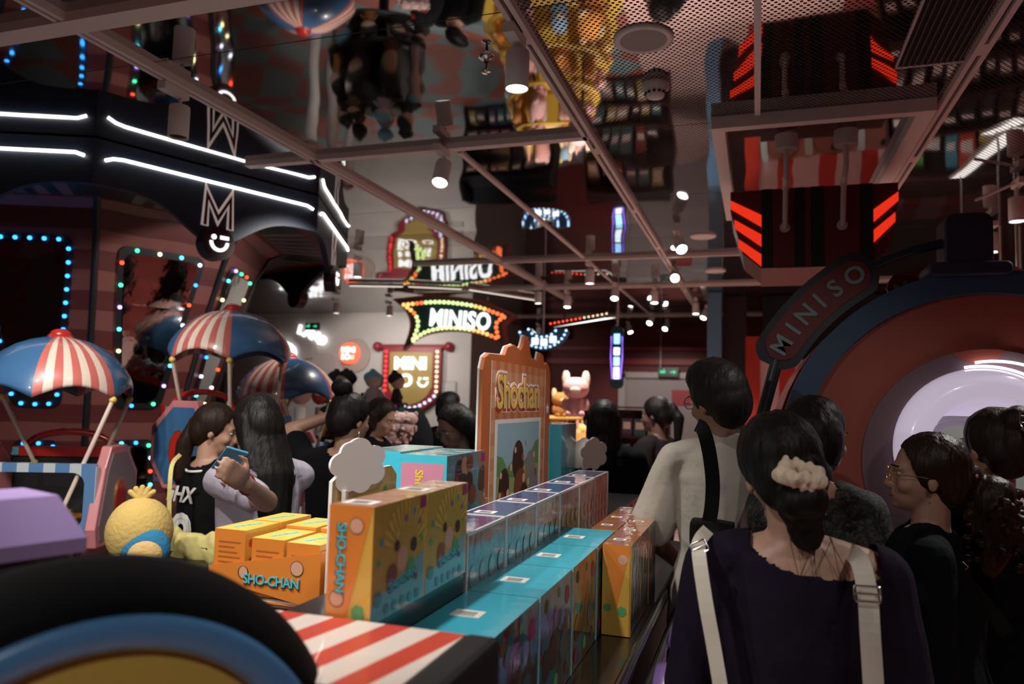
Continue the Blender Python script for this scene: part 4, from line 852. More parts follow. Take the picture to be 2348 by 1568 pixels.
def barcode(parent, x, y, z, w=.055, h=.04, rz_=0):
    M = TM((x, y, z), 0, 0, rz_)
    l = G().box((0, 0, .0003), (w, h, .0006), 0, M).build('price_label', CARD, parent); g = G()
    xx = -w * .28
    for i in range(14):
        t = (.9, 1.6, .6, 1.2)[i % 4] * w * .014; g.box((xx, 0, .0008), (t, h * .5, .0004), 0, M); xx += w * .042
    g.box((0, -h * .36, .0008), (w * .6, h * .05, .0004), 0, M); g.build('bar_code', DKP, l); return l
def cube_print(g, M, x, y, s, m):
    M = M @ Matrix.Translation((0, 0, g.__dict__.setdefault('ly', 0))); g.ly += .00006
    h = [(s * math.cos(R(90 + 60 * i + 12)), s * math.sin(R(90 + 60 * i + 12))) for i in range(6)]
    g.add([(x, y, 0)] + [(x + a, y + b_, 0) for a, b_ in h], [(0, 1, 2, 3), (0, 3, 4, 5), (0, 5, 6, 1)], m, False, M)
def rnd(g, M, x, y, r, m=0, n=20, sx=1):
    M = M @ Matrix.Translation((0, 0, g.__dict__.setdefault('ly', 0))); g.ly += .00006
    g.add([(x + sx * r * math.cos(2 * math.pi * i / n), y + r * math.sin(2 * math.pi * i / n), 0) for i in range(n)], [tuple(range(n))], m, False, M)
def shochan_text(parent, M, size):
    a = text('SHO-CHAN', size, .0004, DKP, parent, M @ Matrix.Translation((size * .03, -size * .05, 0)), 'lettering_shadow', off=size * .05, spacing=.92)
    text('SHO-CHAN', size, .0008, LTC, parent, M, 'lettering', off=size * .014, spacing=.92)
# blue boxes (four along the front)
BL = ['nearest to the striped hood', 'second from the striped hood', 'third from the striped hood', 'farthest, touching the orange boxes']
blue0 = None
for k in range(4):
    y0 = 1.15 + .272 * k; lab = 'cyan topped box in the front row on the black tray, %s' % BL[k]
    if k == 0:
        t = empty('toy_box', (-.47, y0, Z1), 0, lab, 'box', 'cyan boxes in the front row'); t_ = G()
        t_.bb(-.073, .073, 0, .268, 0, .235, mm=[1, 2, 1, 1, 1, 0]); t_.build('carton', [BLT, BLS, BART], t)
        barcode(t, -.015, .12, .2352)
        g = G(); 
        for i in range(5): g.add([(-.05 + .0, .025 + .007 * i, .2353), (.02 - .01 * (i % 2), .025 + .007 * i, .2353), (.02 - .01 * (i % 2), .0275 + .007 * i, .2353), (-.05, .0275 + .007 * i, .2353)], [(0, 1, 2, 3)])
        g.build('small_print', mat('pale cyan print', (.07, .50, .63), .5), t)
        MR = face_to((.0735, .134, .12), (1, 0, 0)); g = G()
        for i, (x, y, r, m) in enumerate([(.09, .07, .02, 0), (-.08, .085, .014, 1), (.02, .09, .01, 2), (-.02, -.02, .035, 3), (.06, -.03, .03, 4), (-.075, -.03, .03, 3), (.0, -.085, .016, 2), (.09, -.085, .014, 1), (-.09, -.09, .016, 0)]): rnd(g, MR, x, y, r, m)
        g.build('printed_art', [MAG, mat('ochre print', (.16, .09, .02), .5), GRN, mat('brown print', (.08, .035, .02), .5, coat=.8), mat('slate print', (.06, .09, .11), .5, coat=.8)], t)
        G().bb(.071, .0748, .0, .0035, 0, .235).build('box_edge', mat('pale cyan edge', (.30, .55, .62), .4), t)
        blue0 = t
    else:
        t = copy_tree(blue0); t.location.y = y0; t['label'] = lab
# orange and yellow boxes behind them on the same tray
def wedge_box(loc, w, d, h, label, group, name='toy_box'):
    t = empty(name, loc, 0, label, 'box', group)
    G().bb(0, w, 0, d, 0, h, mm=[3, 1, 2, 2, 0, 0]).build('carton', [ORT, mat('dark ochre art', (.035, .03, .022), .35, coat=1, bump=.2, bscale=30), YLF, YLF], t)
    M = face_to((w / 2, -.0006, h / 2), (0, -1, 0)); g = G(); g.add([(-w / 2, h / 2, 0), (0, -h * .22, 0), (w / 2, h / 2, 0)], [(0, 1, 2)], 0, False, M)
    g.build('orange_wedge', ORF, t); M2 = face_to((w / 2, -.0012, h / 2), (0, -1, 0)); g = G(); rnd(g, M2, w * .22, h * .34, .013, 0); cube_print(g, M2, w * .2, -h * .23, .014, 1); cube_print(g, M2, -w * .3, -h * .2, .011, 1)
    g.build('printed_art', [PNK, GRN], t)
    G().bb(w - .004, w + .0006, 0, .012, 0, h).build('side_band', YLF, t)
    barcode(t, w * .42, d * .5, h + .0002, .035, .026); return t
OL = [('right column, first row nearest the camera', -.392, 2.02), ('right column, second row', -.392, 2.19), ('right column, third row', -.392, 2.36), ('left column, first row', -.472, 2.25), ('left column, second row', -.472, 2.42), ('left column, third row', -.472, 2.59)]
w0 = wedge_box((OL[0][1], OL[0][2], Z1), .076, .165, .235, 'orange topped yellow box on front tray, ' + OL[0][0], 'orange boxes on the front tray')
for lab, x, y in OL[1:]:
    t = copy_tree(w0); t.location = (x, y, Z1); t['label'] = 'orange topped yellow box on front tray, ' + lab
# two tall upright yellow boxes on the upper tier
def tall_box(loc, label):
    t = empty('toy_box', loc, 0, label, 'box', 'yellow fronted boxes on the upper tier');
    t.scale = (.75, .75, .75); w, d, h = .10, .252, .231
    G().bb(0, w, 0, d, 0, h, mm=[3, 1, 2, 2, 0, 0]).build('carton', [ORT, YDF, YLF, ORF], t)
    MF = face_to((w / 2, -.0006, h / 2), (0, -1, 0)); g = G()
    g.add([(-w / 2, h / 2, 0), (-w / 2, -h / 2, 0), (-w * .05, -h / 2, 0), (w * .48, h / 2, 0)], [(0, 1, 2, 3)], 0, False, MF); g.build('orange_panel', ORF, t)
    M2 = face_to((w / 2, -.0011, h / 2), (0, -1, 0)); g = G(); rnd(g, M2, w * .13, h * .33, .0165, 2); rnd(g, M2, w * .13, h * .33, .015, 0); rnd(g, M2, -w * .26, -h * .3, .0165, 2); rnd(g, M2, -w * .26, -h * .3, .015, 0); cube_print(g, M2, w * .22, -h * .4, .016, 1)
    g.build('printed_art', [PNK, GRN, DKP], t)
    shochan_text(t, face_to((w * .30, -.002, h * .55), (0, -1, 0)) @ Matrix.Rotation(R(-90), 4, 'Z'), .028)
    MR = face_to((w + .0006, d / 2, h / 2), (1, 0, 0)); g = G()
    g.add([(-d / 2, -h / 2, 0), (d / 2, -h / 2, 0), (d / 2, -h * .02, 0), (d * .1, -h * .16, 0), (-d / 2, -h * .34, 0)], [(0, 1, 2, 3, 4)], 0, False, MR); g.build('pale_blue_panel', SKY, t)
    M3 = face_to((w + .0012, d / 2, h / 2), (1, 0, 0)); g = G()
    for i in range(14):   # sun rays
        a = R(15 + 11 * i); g.add([(.02 + .06 * math.cos(a - .03), .0 + .06 * math.sin(a - .03), 0), (.02 + .112 * math.cos(a - .05), .112 * math.sin(a - .05), 0), (.02 + .112 * math.cos(a + .05), .112 * math.sin(a + .05), 0), (.02 + .06 * math.cos(a + .03), .06 * math.sin(a + .03), 0)], [(0, 1, 2, 3)], 5, False, M3)
    rnd(g, M3, .008, -.008, .026, 0); rnd(g, M3, .062, .012, .016, 3); rnd(g, M3, -.02, .022, .012, 3); rnd(g, M3, -.04, -.035, .024, 2); rnd(g, M3, .05, -.03, .018, 1); rnd(g, M3, -.045, -.055, .016, 6)
    for x, y, m in ((-.05, .07, 5), (.06, .085, 4), (-.09, .04, 4), (.09, .06, 6), (.02, .075, 6), (-.10, .0, 1), (.10, .02, 1), (-.02, .045, 5)): cube_print(g, M3, x, y, .009, m)
    for x in range(5): rnd(g, M3, -.06 + .036 * x, -.098, .011, 4 if x % 2 else 7)
    rnd(g, M3, -.1, -.07, .016, 7); rnd(g, M3, .075, -.06, .008, 2)
    g.build('printed_art', [PNK, GRN, mat('rust print', (.28, .07, .04), .5, coat=.8), mat('umber print', (.07, .03, .02), .5, coat=.8), mat('sky print', (.07, .32, .40), .5, coat=.8), mat('ray print', (.70, .50, .12), .5, coat=.8), mat('violet print', (.30, .14, .30), .5, coat=.8), mat('dusk blue print', (.12, .22, .27), .5, coat=.8)], t)
    shochan_text(t, face_to((w + .002, d / 2 + .01, h * .27), (1, 0, 0)) @ Matrix.Rotation(R(6), 4, 'Z'), .026)
    G().box((w + .001, d - .02, h - .016), (.001, .03, .026)).build('corner_tag', MAG, t)
    G().bb(w - .003, w + .0008, d - .008, d, 0, h).build('edge_band', YLF, t)
    barcode(t, w * .45, .05, h + .0004, .07, .05); return t
tall_box((-.617, 1.015, 1.2605), 'big yellow box with orange spine and cyan lettering, nearest on the upper tier')
t = tall_box((-.617, 1.207, 1.2605), 'big yellow box standing directly behind the nearest one on the upper tier')
# white edged clear boxes in a row
WT = mat('violet blue box top', (.07, .075, .22), .25, coat=1, bump=.1, bscale=20); WEDGE = mat('white box edge', (.62, .60, .62), .4)
WART = patches('window box art', [(.13, .17, .19), (.08, .10, .11), (.16, .15, .13), (.10, .15, .18), (.17, .18, .18), (.07, .08, .09), (.12, .20, .24), (.12, .10, .09)], 85, stretch=(1, 1.2, .6), bump=.15)
ORD = ['first, beside the yellow box', 'second', 'third', 'fourth', 'fifth', 'sixth and farthest']
wb = None
for k in range(6):
    y0 = 1.405 + .246 * k; lab = 'white edged window box in the long middle row, %s from the camera' % ORD[k] if k else 'white edged window box in the long middle row, nearest, beside the yellow box'
    if k == 0:
        wb = empty('window_box', (-.655, y0, Z2), 0, lab, 'box', 'window boxes in the middle row')
        G().bb(0, .112, 0, .242, 0, .188, mm=[1, 1, 1, 1, 1, 0]).build('carton', [WT, WART], wb)
        g = G(); e = .0045
        for (x0, x1, y_, y1, z0, z1) in ((.112 - e, .1135, 0, e, 0, .1895), (.112 - e, .1135, .242 - e, .242, 0, .1895), (.112 - e, .1135, 0, .242, .188 - e, .1895), (.0, .112, 0, .003, .186, .1892), (0, e, 0, .242, .186, .1892), (0, .112, .239, .242, .186, .1892)): g.bb(x0, x1, y_, y1, z0, z1)
        g.build('white_edging', WEDGE, wb)
        MR = face_to((.1128, .121, .09), (1, 0, 0)); g = G()
        for i in range(4):
            x = -.085 + .057 * i; rnd(g, MR, x, .01, .022, i % 2, sx=.9); rnd(g, MR, x, -.042, .018, 2); rnd(g, MR, x, .015, .015, 3, sx=.8)
        g.build('printed_art', [mat('grey print', (.12, .14, .15), .3, coat=1), mat('brown grey print', (.13, .08, .05), .3, coat=1), mat('teal grey print', (.08, .16, .19), .3, coat=1), mat('skin grey print', (.28, .20, .16), .3, coat=1)], wb)
        barcode(wb, .045, .045, .1886, .05, .035)
        t = wb
    else:
        t = copy_tree(wb); t.location.y = y0; t['label'] = lab
# taller cyan boxes standing behind
def blue_back(loc, w, d, h, label, pink=True):
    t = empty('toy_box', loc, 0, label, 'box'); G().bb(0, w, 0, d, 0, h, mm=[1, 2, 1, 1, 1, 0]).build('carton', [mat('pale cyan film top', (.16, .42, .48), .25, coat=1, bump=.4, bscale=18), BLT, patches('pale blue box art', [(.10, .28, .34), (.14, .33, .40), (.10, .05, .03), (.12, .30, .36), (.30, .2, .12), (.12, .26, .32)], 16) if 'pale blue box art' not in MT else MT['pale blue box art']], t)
    if pink:
        M = face_to((w / 2, -.0006, h / 2), (0, -1, 0)); g = G(); g.add([(-w * .47, -h / 2, 0), (w * .22, -h / 2, 0), (w * .46, h * .42, 0), (-w * .47, h * .42, 0)], [(0, 1, 2, 3)], 0, False, M); g.build('pink_panel', mat('pink panel', (.60, .24, .36), .4, coat=.8), t)
        text('Shochan', .034, .0005, mat('yellow lettering', (.75, .55, .05), .5), t, face_to((w * .42, -.0015, h * .66), (0, -1, 0)) @ Matrix.Rotation(R(-90), 4, 'Z'), 'lettering', off=.001)
        G().box((w + .001, d - .02, h - .02), (.001, .032, .028)).build('corner_tag', MAG, t)
        MR = face_to((w + .0008, d / 2, h / 2), (1, 0, 0)); g = G()
        for x, y, r, m in ((-.06, .10, .03, 1), (-.02, .11, .026, 0), (.02, .115, .028, 2), (-.03, .055, .034, 1), (.02, .06, .03, 1), (-.08, .07, .016, 3), (.05, .02, .03, 2)): rnd(g, MR, x, y, r, m)
        g.build('printed_art', [PNK, mat('umber print', (.07, .03, .02), .5), mat('rust print', (.28, .07, .04), .5), RED], t)
    return t
blue_back((-.97, 1.96, Z2), .145, .31, .292, 'tall pale cyan box with pink panel left of the poster')
blue_back((-1.115, 1.98, Z2), .135, .31, .296, 'tall cyan box half hidden by the white cloud card', pink=False)
t = blue_back((-.93, 3.16, Z2), .13, .27, .352, 'tall plain cyan box standing beyond the poster', pink=False)
t.children[0].data = t.children[0].data.copy(); t.children[0].data.materials[2] = BLS
# poster board
po = empty('poster_board', (-.86, 2.29, Z2), 0, 'orange checked poster board with yellow title lettering and a landscape picture', 'poster')
PW_, PH_ = .84, .60
def scal():
    pts = [(0, 0), (PW_, 0), (PW_, PH_ - .03)]
    for x, z in ((.82, .60), (.78, .615), (.74, .60), (.72, .64), (.67, .65), (.64, .60), (.60, .62), (.56, .615), (.53, .64), (.50, .70), (.46, .70), (.43, .655), (.40, .64), (.33, .655), (.25, .64), (.22, .61), (.06, .605), (.02, .59)): pts.append((x, z * PH_ / .60))
    return pts + [(0, PH_ - .05)]
MPo = Matrix.Rotation(R(90), 4, 'Z')   # local x -> +Y, prism thickness along -X
PBF = mat('poster orange', (.50, .13, .035), .5)
bd = G().prism(scal(), -.012, 0, 0, MPo, 0).build('board', [PBF], po)
G().prism([(x * 1.0 - .004, z + .004) for x, z in scal()], .0, .006, 0, MPo).build('white_core', CARD, po)
MP = lambda x, z, o=.0135: face_to((o, x, z), (1, 0, 0))
def quad(x0, x1, z0, z1, o, name, mt, parent=po): return G().add([(o, x0, z0), (o, x1, z0), (o, x1, z1), (o, x0, z1)], [(0, 1, 2, 3)]).build(name, mt, parent)
mck, N, L, b = _new('poster check'); tcn = N.new('ShaderNodeTexCoord'); spn = N.new('ShaderNodeSeparateXYZ'); L.new(tcn.outputs['Object'], spn.inputs[0])
fa = mnode(N, L, 'LESS_THAN', mnode(N, L, 'FRACT', mnode(N, L, 'DIVIDE', spn.outputs[1], .085)), .5); fb = mnode(N, L, 'LESS_THAN', mnode(N, L, 'FRACT', mnode(N, L, 'DIVIDE', spn.outputs[2], .085)), .5)
rr_ = N.new('ShaderNodeValToRGB'); L.new(mnode(N, L, 'MULTIPLY', mnode(N, L, 'ADD', fa, fb), .5), rr_.inputs[0]); rr_.color_ramp.elements[0].color = (.56, .17, .06, 1); rr_.color_ramp.elements[1].color = (.66, .34, .18, 1); L.new(rr_.outputs[0], b.inputs['Base Color']); b.inputs['Roughness'].default_value = .5
quad(.08, .76, .0, .585, .0125, 'checked_panel', mck); quad(.08, .087, 0, .585, .0128, 'white_line', CARD); quad(.753, .76, 0, .585, .0128, 'white_line', CARD)
pc = quad(.13, .70, .02, .385, .0132, 'picture', CARD)
def land(pts, col, o, name): return G().add([(o, x, z) for x, z in pts], [tuple(range(len(pts)))]).build(name, mat('pic %.2f %.2f %.2f' % col, col, .5), pc)
land([(.16, .05), (.675, .05), (.675, .37), (.16, .37)], (.30, .48, .55), .0136, 'sky')
hill = [(.16, .05), (.675, .05), (.675, .30), (.62, .29), (.55, .24), (.45, .22), (.40, .245), (.34, .235), (.27, .21), (.22, .25), (.16, .26)]
land(hill, (.13, .28, .10), .0139, 'hill'); land([(.16, .05), (.675, .05), (.675, .20), (.5, .21), (.35, .17), (.16, .19)], (.33, .36, .14), .0142, 'meadow')
g = G()
for x, z, r, m, sx in ((.24, .15, .062, 0, .95), (.40, .23, .075, 0, .9), (.43, .13, .07, 1, 1.1), (.56, .20, .06, 2, 1), (.21, .085, .05, 1, 1), (.33, .07, .05, 4, 1), (.48, .085, .055, 0, 1), (.61, .12, .06, 2, .9),
                       (.20, .19, .012, 3, 1), (.28, .12, .016, 3, 1), (.31, .21, .014, 3, 1), (.36, .27, .012, 3, 1), (.45, .24, .015, 5, 1), (.47, .16, .018, 3, 1), (.53, .14, .014, 3, 1), (.60, .24, .013, 3, 1), (.63, .17, .016, 5, 1), (.57, .08, .015, 3, 1), (.39, .06, .018, 3, 1), (.26, .07, .015, 5, 1), (.19, .12, .013, 3, 1), (.50, .29, .011, 3, 1)): rnd(g, Matrix.Translation((.0002 * (m + 1), 0, 0)) @ MP(x, z, .0144), 0, 0, r, m, 24, sx)
g.build('round_bush_shapes', [mat('bush umber', (.05, .02, .015), .5), mat('bush brown', (.20, .06, .02), .5), mat('bush grey', (.25, .22, .22), .5), mat('bloom peach', (.72, .42, .32), .5), mat('bloom pale', (.65, .60, .56), .5), mat('bloom rust', (.35, .09, .04), .5)], pc)
TY = mat('poster yellow', (.80, .58, .16), .5); TR = mat('poster red', (.50, .06, .02), .5)
tt = text('Shochan', .165, .0006, CARD, po, MP(.40, .475, .0135), 'lettering_outline', off=.017, spacing=.95)
text('Shochan', .165, .0012, TR, tt, Matrix.Translation((0, -.003, .0004)), 'lettering_rim', off=.011, spacing=.95); text('Shochan', .165, .002, TY, tt, Matrix.Translation((0, 0, .0008)), 'lettering', off=.003, spacing=.95)
def star(cx, cz, r, o): return [(o, cx + (r if i % 2 == 0 else r * .45) * math.sin(math.pi * i / 5), cz + (r if i % 2 == 0 else r * .45) * math.cos(math.pi * i / 5)) for i in range(10)]
G().add(star(.045, .12, .033, .0130), [tuple(range(10))]).add(star(.80, .42, .028, .0130), [tuple(range(10))]).build('white_star', CARD, po); G().add(star(.045, .12, .026, .0134), [tuple(range(10))]).build('star_fill', PBF, po)
# header card and cloud card behind the yellow boxes, tray with small boxes
def cloud_pts(w, h):
    pts = []; C = [(.0, .30, .24), (.30, .16, .22), (.30, -.16, .22), (.05, -.32, .20), (-.22, -.26, .22), (-.32, .05, .22), (-.18, .28, .18)]
    for k in range(72):
        a = 2 * math.pi * k / 72; d = Vector((math.cos(a), math.sin(a))); best = .3
        for cx, cz, r in C:
            b_ = d.x * cx + d.y * cz; D_ = b_ * b_ - (cx * cx + cz * cz - r * r)
            if D_ > 0: best = max(best, b_ + math.sqrt(D_))
        pts.append((d.x * best * w, d.y * best * h))
    return pts
def header(x, y0, w, z0, h, lab, mt):
    t = empty('header_card', (x, y0, z0), 0, lab, 'display card'); pts = [(0, 0), (w, 0), (w, h * .92), (w * .9, h), (w * .1, h), (0, h * .95)]
    G().prism(pts, -.008, 0, 0, Matrix.Rotation(R(90), 4, 'Z')).build('card', CARD, t); G().add([(.0086, a, b_) for a, b_ in pts], [tuple(range(6))]).build('printed_face', mt, t)
    g = G(); M = face_to((.0092, w / 2, h / 2), (1, 0, 0))
    for a, b_, m in ((w * .3, h * .3, 0), (-w * .1, -h * .1, 0), (w * .38, -h * .1, 1), (w * .1, h * .05, 1)): cube_print(g, M, a, b_, .012, m)
    g.build('printed_art', [GRN, mat('rust print', (.28, .07, .04), .5)], t); return t
header(-.868, 1.42, .30, Z2 + .0, .285, 'tall yellow header card with white edge behind the white cloud card', YDF)
t = tag(G().prism(cloud_pts(.16, .115), -.003, .003, 0, Matrix.Rotation(R(75), 4, 'Z')).build('cloud_card', CARD), 'blank white cloud shaped card above the big yellow box', 'display card'); t.location = at_y(822, 1068, 1.50)
G().bb(-.01, .0, -.05, -.04, -.16, -.05).build('card_stem', CARD, t)
t = header(-.90, 3.50, .20, Z2, .24, 'small yellow header card at the far end of the cart', YLF)
for px, lab in ((1338, 'white cloud card at the far end beside the plain cyan box, left one'), (1362, 'white cloud card at the far end above the yellow header, right one')):
    p = at_y(px, 1040, 3.46); t = tag(G().prism(cloud_pts(.14, .14), -.003, .003, 0, Matrix.Rotation(R(50), 4, 'Z')).build('cloud_card', CARD), lab, 'display card'); t.location = p; G().bb(-.006, .006, -.002, .002, Z2 - p.z, -.04).build('card_stem', CARD, t)
tr = empty('display_tray', (-1.165, 1.42, .0), 0, 'open orange card tray with cyan lettering holding small yellow boxes', 'tray')
sidep = [(0, 1.185), (.285, 1.143), (.285, 1.262), (.0, 1.212)]
fa_ = G().prism(sidep, 0, .004).build('side_panel', ORF, tr); G().prism(sidep, .27, .274).bb(.281, .285, .004, .27, 1.143, 1.262).bb(0, .285, .004, .27, 1.143, 1.147).build('tray_body', ORF, tr)
shochan_text(fa_, face_to((.165, -.002, 1.192), (0, -1, 0)), .029)
g = G(); M2 = face_to((0, -.0012, 0), (0, -1, 0)); rnd(g, M2, .092, 1.205, .014, 1); rnd(g, M2, .092, 1.205, .013, 0, sx=.85); rnd(g, M2, .228, 1.225, .0165, 1); rnd(g, M2, .228, 1.225, .015, 0); g.build('round_print', [PNK, DKP], fa_)
SBL = ['left front corner', 'left back corner', 'middle front', 'middle back', 'right front', 'right back']
SB = [(0.005, .008, .128), (.005, .14, .128), (.105, .008, .115), (.10, .14, .122), (.195, .008, .112), (.195, .14, .122)]
sb = None
for k, (x, y, h) in enumerate(SB):
    lab = 'small yellow topped box in the orange tray, %s' % SBL[k]; z0 = 1.148 + (h - .108)
    if not sb:
        sb = empty('small_toy_box', (-1.165 + x, 1.42 + y, z0), 0, lab, 'box', 'small boxes in the orange tray'); W3, D3, H3 = .082, .125, .125
        G().bb(0, W3, 0, D3, 0, H3, mm=[1, 2, 1, 1, 1, 0]).build('carton', [mat('lemon box top', (.75, .55, .10), .4, coat=.5), ORF, YLF], sb)
        g = G(); M3 = face_to((W3 + .0006, 0, 0), (1, 0, 0))
        for yy, zz, m in ((.02, .095, 0), (.045, .095, 1), (.065, .095, 1), (.085, .095, 2), (.105, .098, 1), (.02, .055, 0), (.045, .055, 1), (.07, .055, 1), (.095, .055, 1)): rnd(g, M3, yy, zz, .009, m, 14, .85)
        g.build('round_print', [mat('print red', (.55, .05, .03), .5), mat('ochre brown print', (.18, .10, .03), .5), PNK], sb)
        g = G(); M3 = face_to((0, -.0006, 0), (0, -1, 0))
        for i in range(7): g.add([(.012, .03 + .011 * i, 0), (.07 - .008 * (i % 3), .03 + .011 * i, 0), (.07 - .008 * (i % 3), .033 + .011 * i, 0), (.012, .033 + .011 * i, 0)], [(0, 1, 2, 3)], 0, False, M3)
        g.build('small_print', mat('ochre orange print', (.42, .12, .02), .5), sb)
        text('SHO-CHAN', .014, .0003, LTC, sb, TM((W3 * .5, D3 * .5, H3 + .0006), rz=R(70)), 'lettering', off=.0008)
        t = sb
    else:
        t = copy_tree(sb); t.location = (-1.165 + x, 1.42 + y, z0); t['label'] = lab
G().bb(.004, .281, .006, .268, 1.147, 1.150).build('tray_liner', CARD, tr)

# ---------------------------------------------------------------- foreground locomotive
fl = empty('toy_locomotive', (-.587, .57, 1.135), R(61), 'big black wheel disc of a toy locomotive with blue ring, nearest the camera', 'display')
MY = Matrix.Rotation(R(90), 4, 'X')
G().lathe([(.252, .010), (.262, .004), (.282, -.03), (.293, -.055), (.294, -.08), (.285, -.09), (.001, -.09)], 96, M=MY).build('wheel_disc', mat('tyre black', (.003, .003, .0035), .85), fl)
G().lathe([(.214, -.03), (.215, -.004), (.222, .008), (.240, .013), (.251, .010), (.254, .0), (.254, -.04)], 96, M=MY).build('blue_ring', mat('vivid blue ring', (.09, .27, .55), .3, coat=.6), fl)
G().lathe([(.001, -.012), (.216, -.022)], 72, M=MY).build('yellow_centre', mat('ochre centre', (.60, .40, .08), .5), fl)
G().bb(-.12, .12, .02, .12, -1.135, -.2).build('support', BLACK, fl)
_q = at_d(22, 1228, .95); ll = empty('locomotive_roof', _q, R(-18), 'faceted lilac locomotive roof at the left edge', 'display')
G().add([(-.08, -.06, 0), (.075, -.06, 0), (.075, .06, 0), (-.08, .06, 0), (-.06, -.03, .052), (.045, -.03, .052), (.045, .035, .052), (-.06, .035, .052), (-.08, -.06, -.018), (.075, -.06, -.018), (.075, .06, -.018), (-.08, .06, -.018)],
        [(4, 5, 6, 7), (0, 1, 5, 4), (1, 2, 6, 5), (2, 3, 7, 6), (3, 0, 4, 7), (8, 9, 1, 0), (9, 10, 2, 1), (10, 11, 3, 2), (11, 8, 0, 3)]).build('roof', mat('lilac roof', (.30, .21, .44), .45), ll)
G().bb(-.065, .06, -.045, .045, -_q.z, -.018).build('cab_body', mat('cab plum', (.04, .02, .04), .5), ll)
# plain big plush and a small one by the kiosk
t = empty('plush_toy', (*at_d(322, 1190, 2.75).xy, .955), R(35), 'big round yellow plush with blue hood beside the jersey girl', 'plush toy')
PL = mat('yellow fleece', (.60, .42, .13), .95, bump=.5, bscale=70); PB = mat('blue fleece', (.03, .20, .38), .95, bump=.5, bscale=70); PL2 = mat('peach fleece', (.68, .46, .18), .95, bump=.5, bscale=70)
G().sph((0, 0, .125), (.115, .11, .125), 16).build('body', PL, t); g = G()
for a in (-50, -25, 0, 25, 50): g.cap((0, 0, .24), .014, (.05 * math.sin(R(a)), 0, .24 + .045 * math.cos(R(a))), .010, 8)
g.build('tuft', PL, t); G().sph((.035, -.075, .075), (.082, .05, .08), 14).build('blue_hood', PB, t); G().sph((.038, -.105, .062), (.058, .035, .055), 14).build('round_patch', PL2, t)
for s in (-1, 1): G().cap((s * .06, -.05, .03), .022, (s * .09, -.12, .012), .018, 8).build('foot', PL2, t)
t = empty('plush_toy', (*at_d(262, 1255, 2.6).xy, .95), R(20), 'small blue and white plush at the foot of the big yellow plush', 'plush toy'); G().sph((0, 0, .035), (.045, .035, .035), 10).build('body', PB, t); G().sph((.02, -.02, .055), (.026, .024, .024), 10).build('white_patch', CARD, t)
p = at_d(300, 1230, 2.75); t = empty('display_table', (p.x, p.y, 0), 0, 'low dark round table carrying the big yellow plush', 'table'); G().lathe([(.001, .945), (.27, .945), (.27, .92), (.04, .90), (.04, .03), (.16, .0)], 30).build('table_body', BLACK, t)
# ---------------------------------------------------------------- people
def remesh(gm, voxel, smooth=3, keep=None, disp=None, solid=0):
    me = gm.mesh('t', []); o = bpy.data.objects.new('t', me); COL.objects.link(o)
    r = o.modifiers.new('r', 'REMESH'); r.mode = 'VOXEL'; r.voxel_size = voxel; r.use_smooth_shade = True
    if smooth: s = o.modifiers.new('s', 'SMOOTH'); s.factor = .5; s.iterations = smooth
    dg = bpy.context.evaluated_depsgraph_get(); out = bpy.data.meshes.new_from_object(o.evaluated_get(dg)); bpy.data.objects.remove(o); bpy.data.meshes.remove(me)
    if disp:
        import numpy as np
        n = len(out.vertices); co = np.empty(n * 3, 'f'); no = np.empty(n * 3, 'f'); out.vertices.foreach_get('co', co); out.vertex_normals.foreach_get('vector', no)
        d = np.array([disp(Vector(c)) for c in co.reshape(-1, 3)], 'f'); co = co.reshape(-1, 3) + no.reshape(-1, 3) * d[:, None]; out.vertices.foreach_set('co', co.ravel()); out.update()
    if keep:
        bm = bmesh.new(); bm.from_mesh(out); bmesh.ops.delete(bm, geom=[v for v in bm.verts if not keep(v.co)], context='VERTS')
        for _ in range(22):
            bv = [v for v in bm.verts if v.is_boundary]; bmesh.ops.smooth_vert(bm, verts=bv, factor=.5, use_axis_x=True, use_axis_y=True, use_axis_z=True)
        bm.to_mesh(out); bm.free()
    for p in out.polygons: p.use_smooth = True
    return out
def mobj(name, me, mt, parent, solid=0):
    me.materials.clear(); me.materials.append(mt); o = bpy.data.objects.new(name, me); COL.objects.link(o); o.parent = parent
    if solid: m_ = o.modifiers.new('thick', 'SOLIDIFY'); m_.thickness = solid; m_.offset = 1
    return o
def skin(n, c): return mat('skin ' + n, c, .5, bump=.08, bscale=90)
def cloth(n, c, b=.35, rough=.9): return mat('cloth ' + n, c, rough, bump=b, bscale=28)
HB = hair_mat('black hair', (.004, .003, .003), (.012, .009, .008)); HBR = hair_mat('brown hair', (.007, .004, .002), (.034, .014, .006), .42); HD = hair_mat('dark brown hair', (.007, .004, .003), (.03, .014, .008))
def folds(amp, sc=9): return lambda c: amp * (noise.noise(Vector((c.x * sc, c.y * sc, c.z * sc * .55))) + .6 * noise.noise(Vector((c.x * sc * 2.3, c.y * sc * 2.3, c.z * sc * 1.2 + 7))))
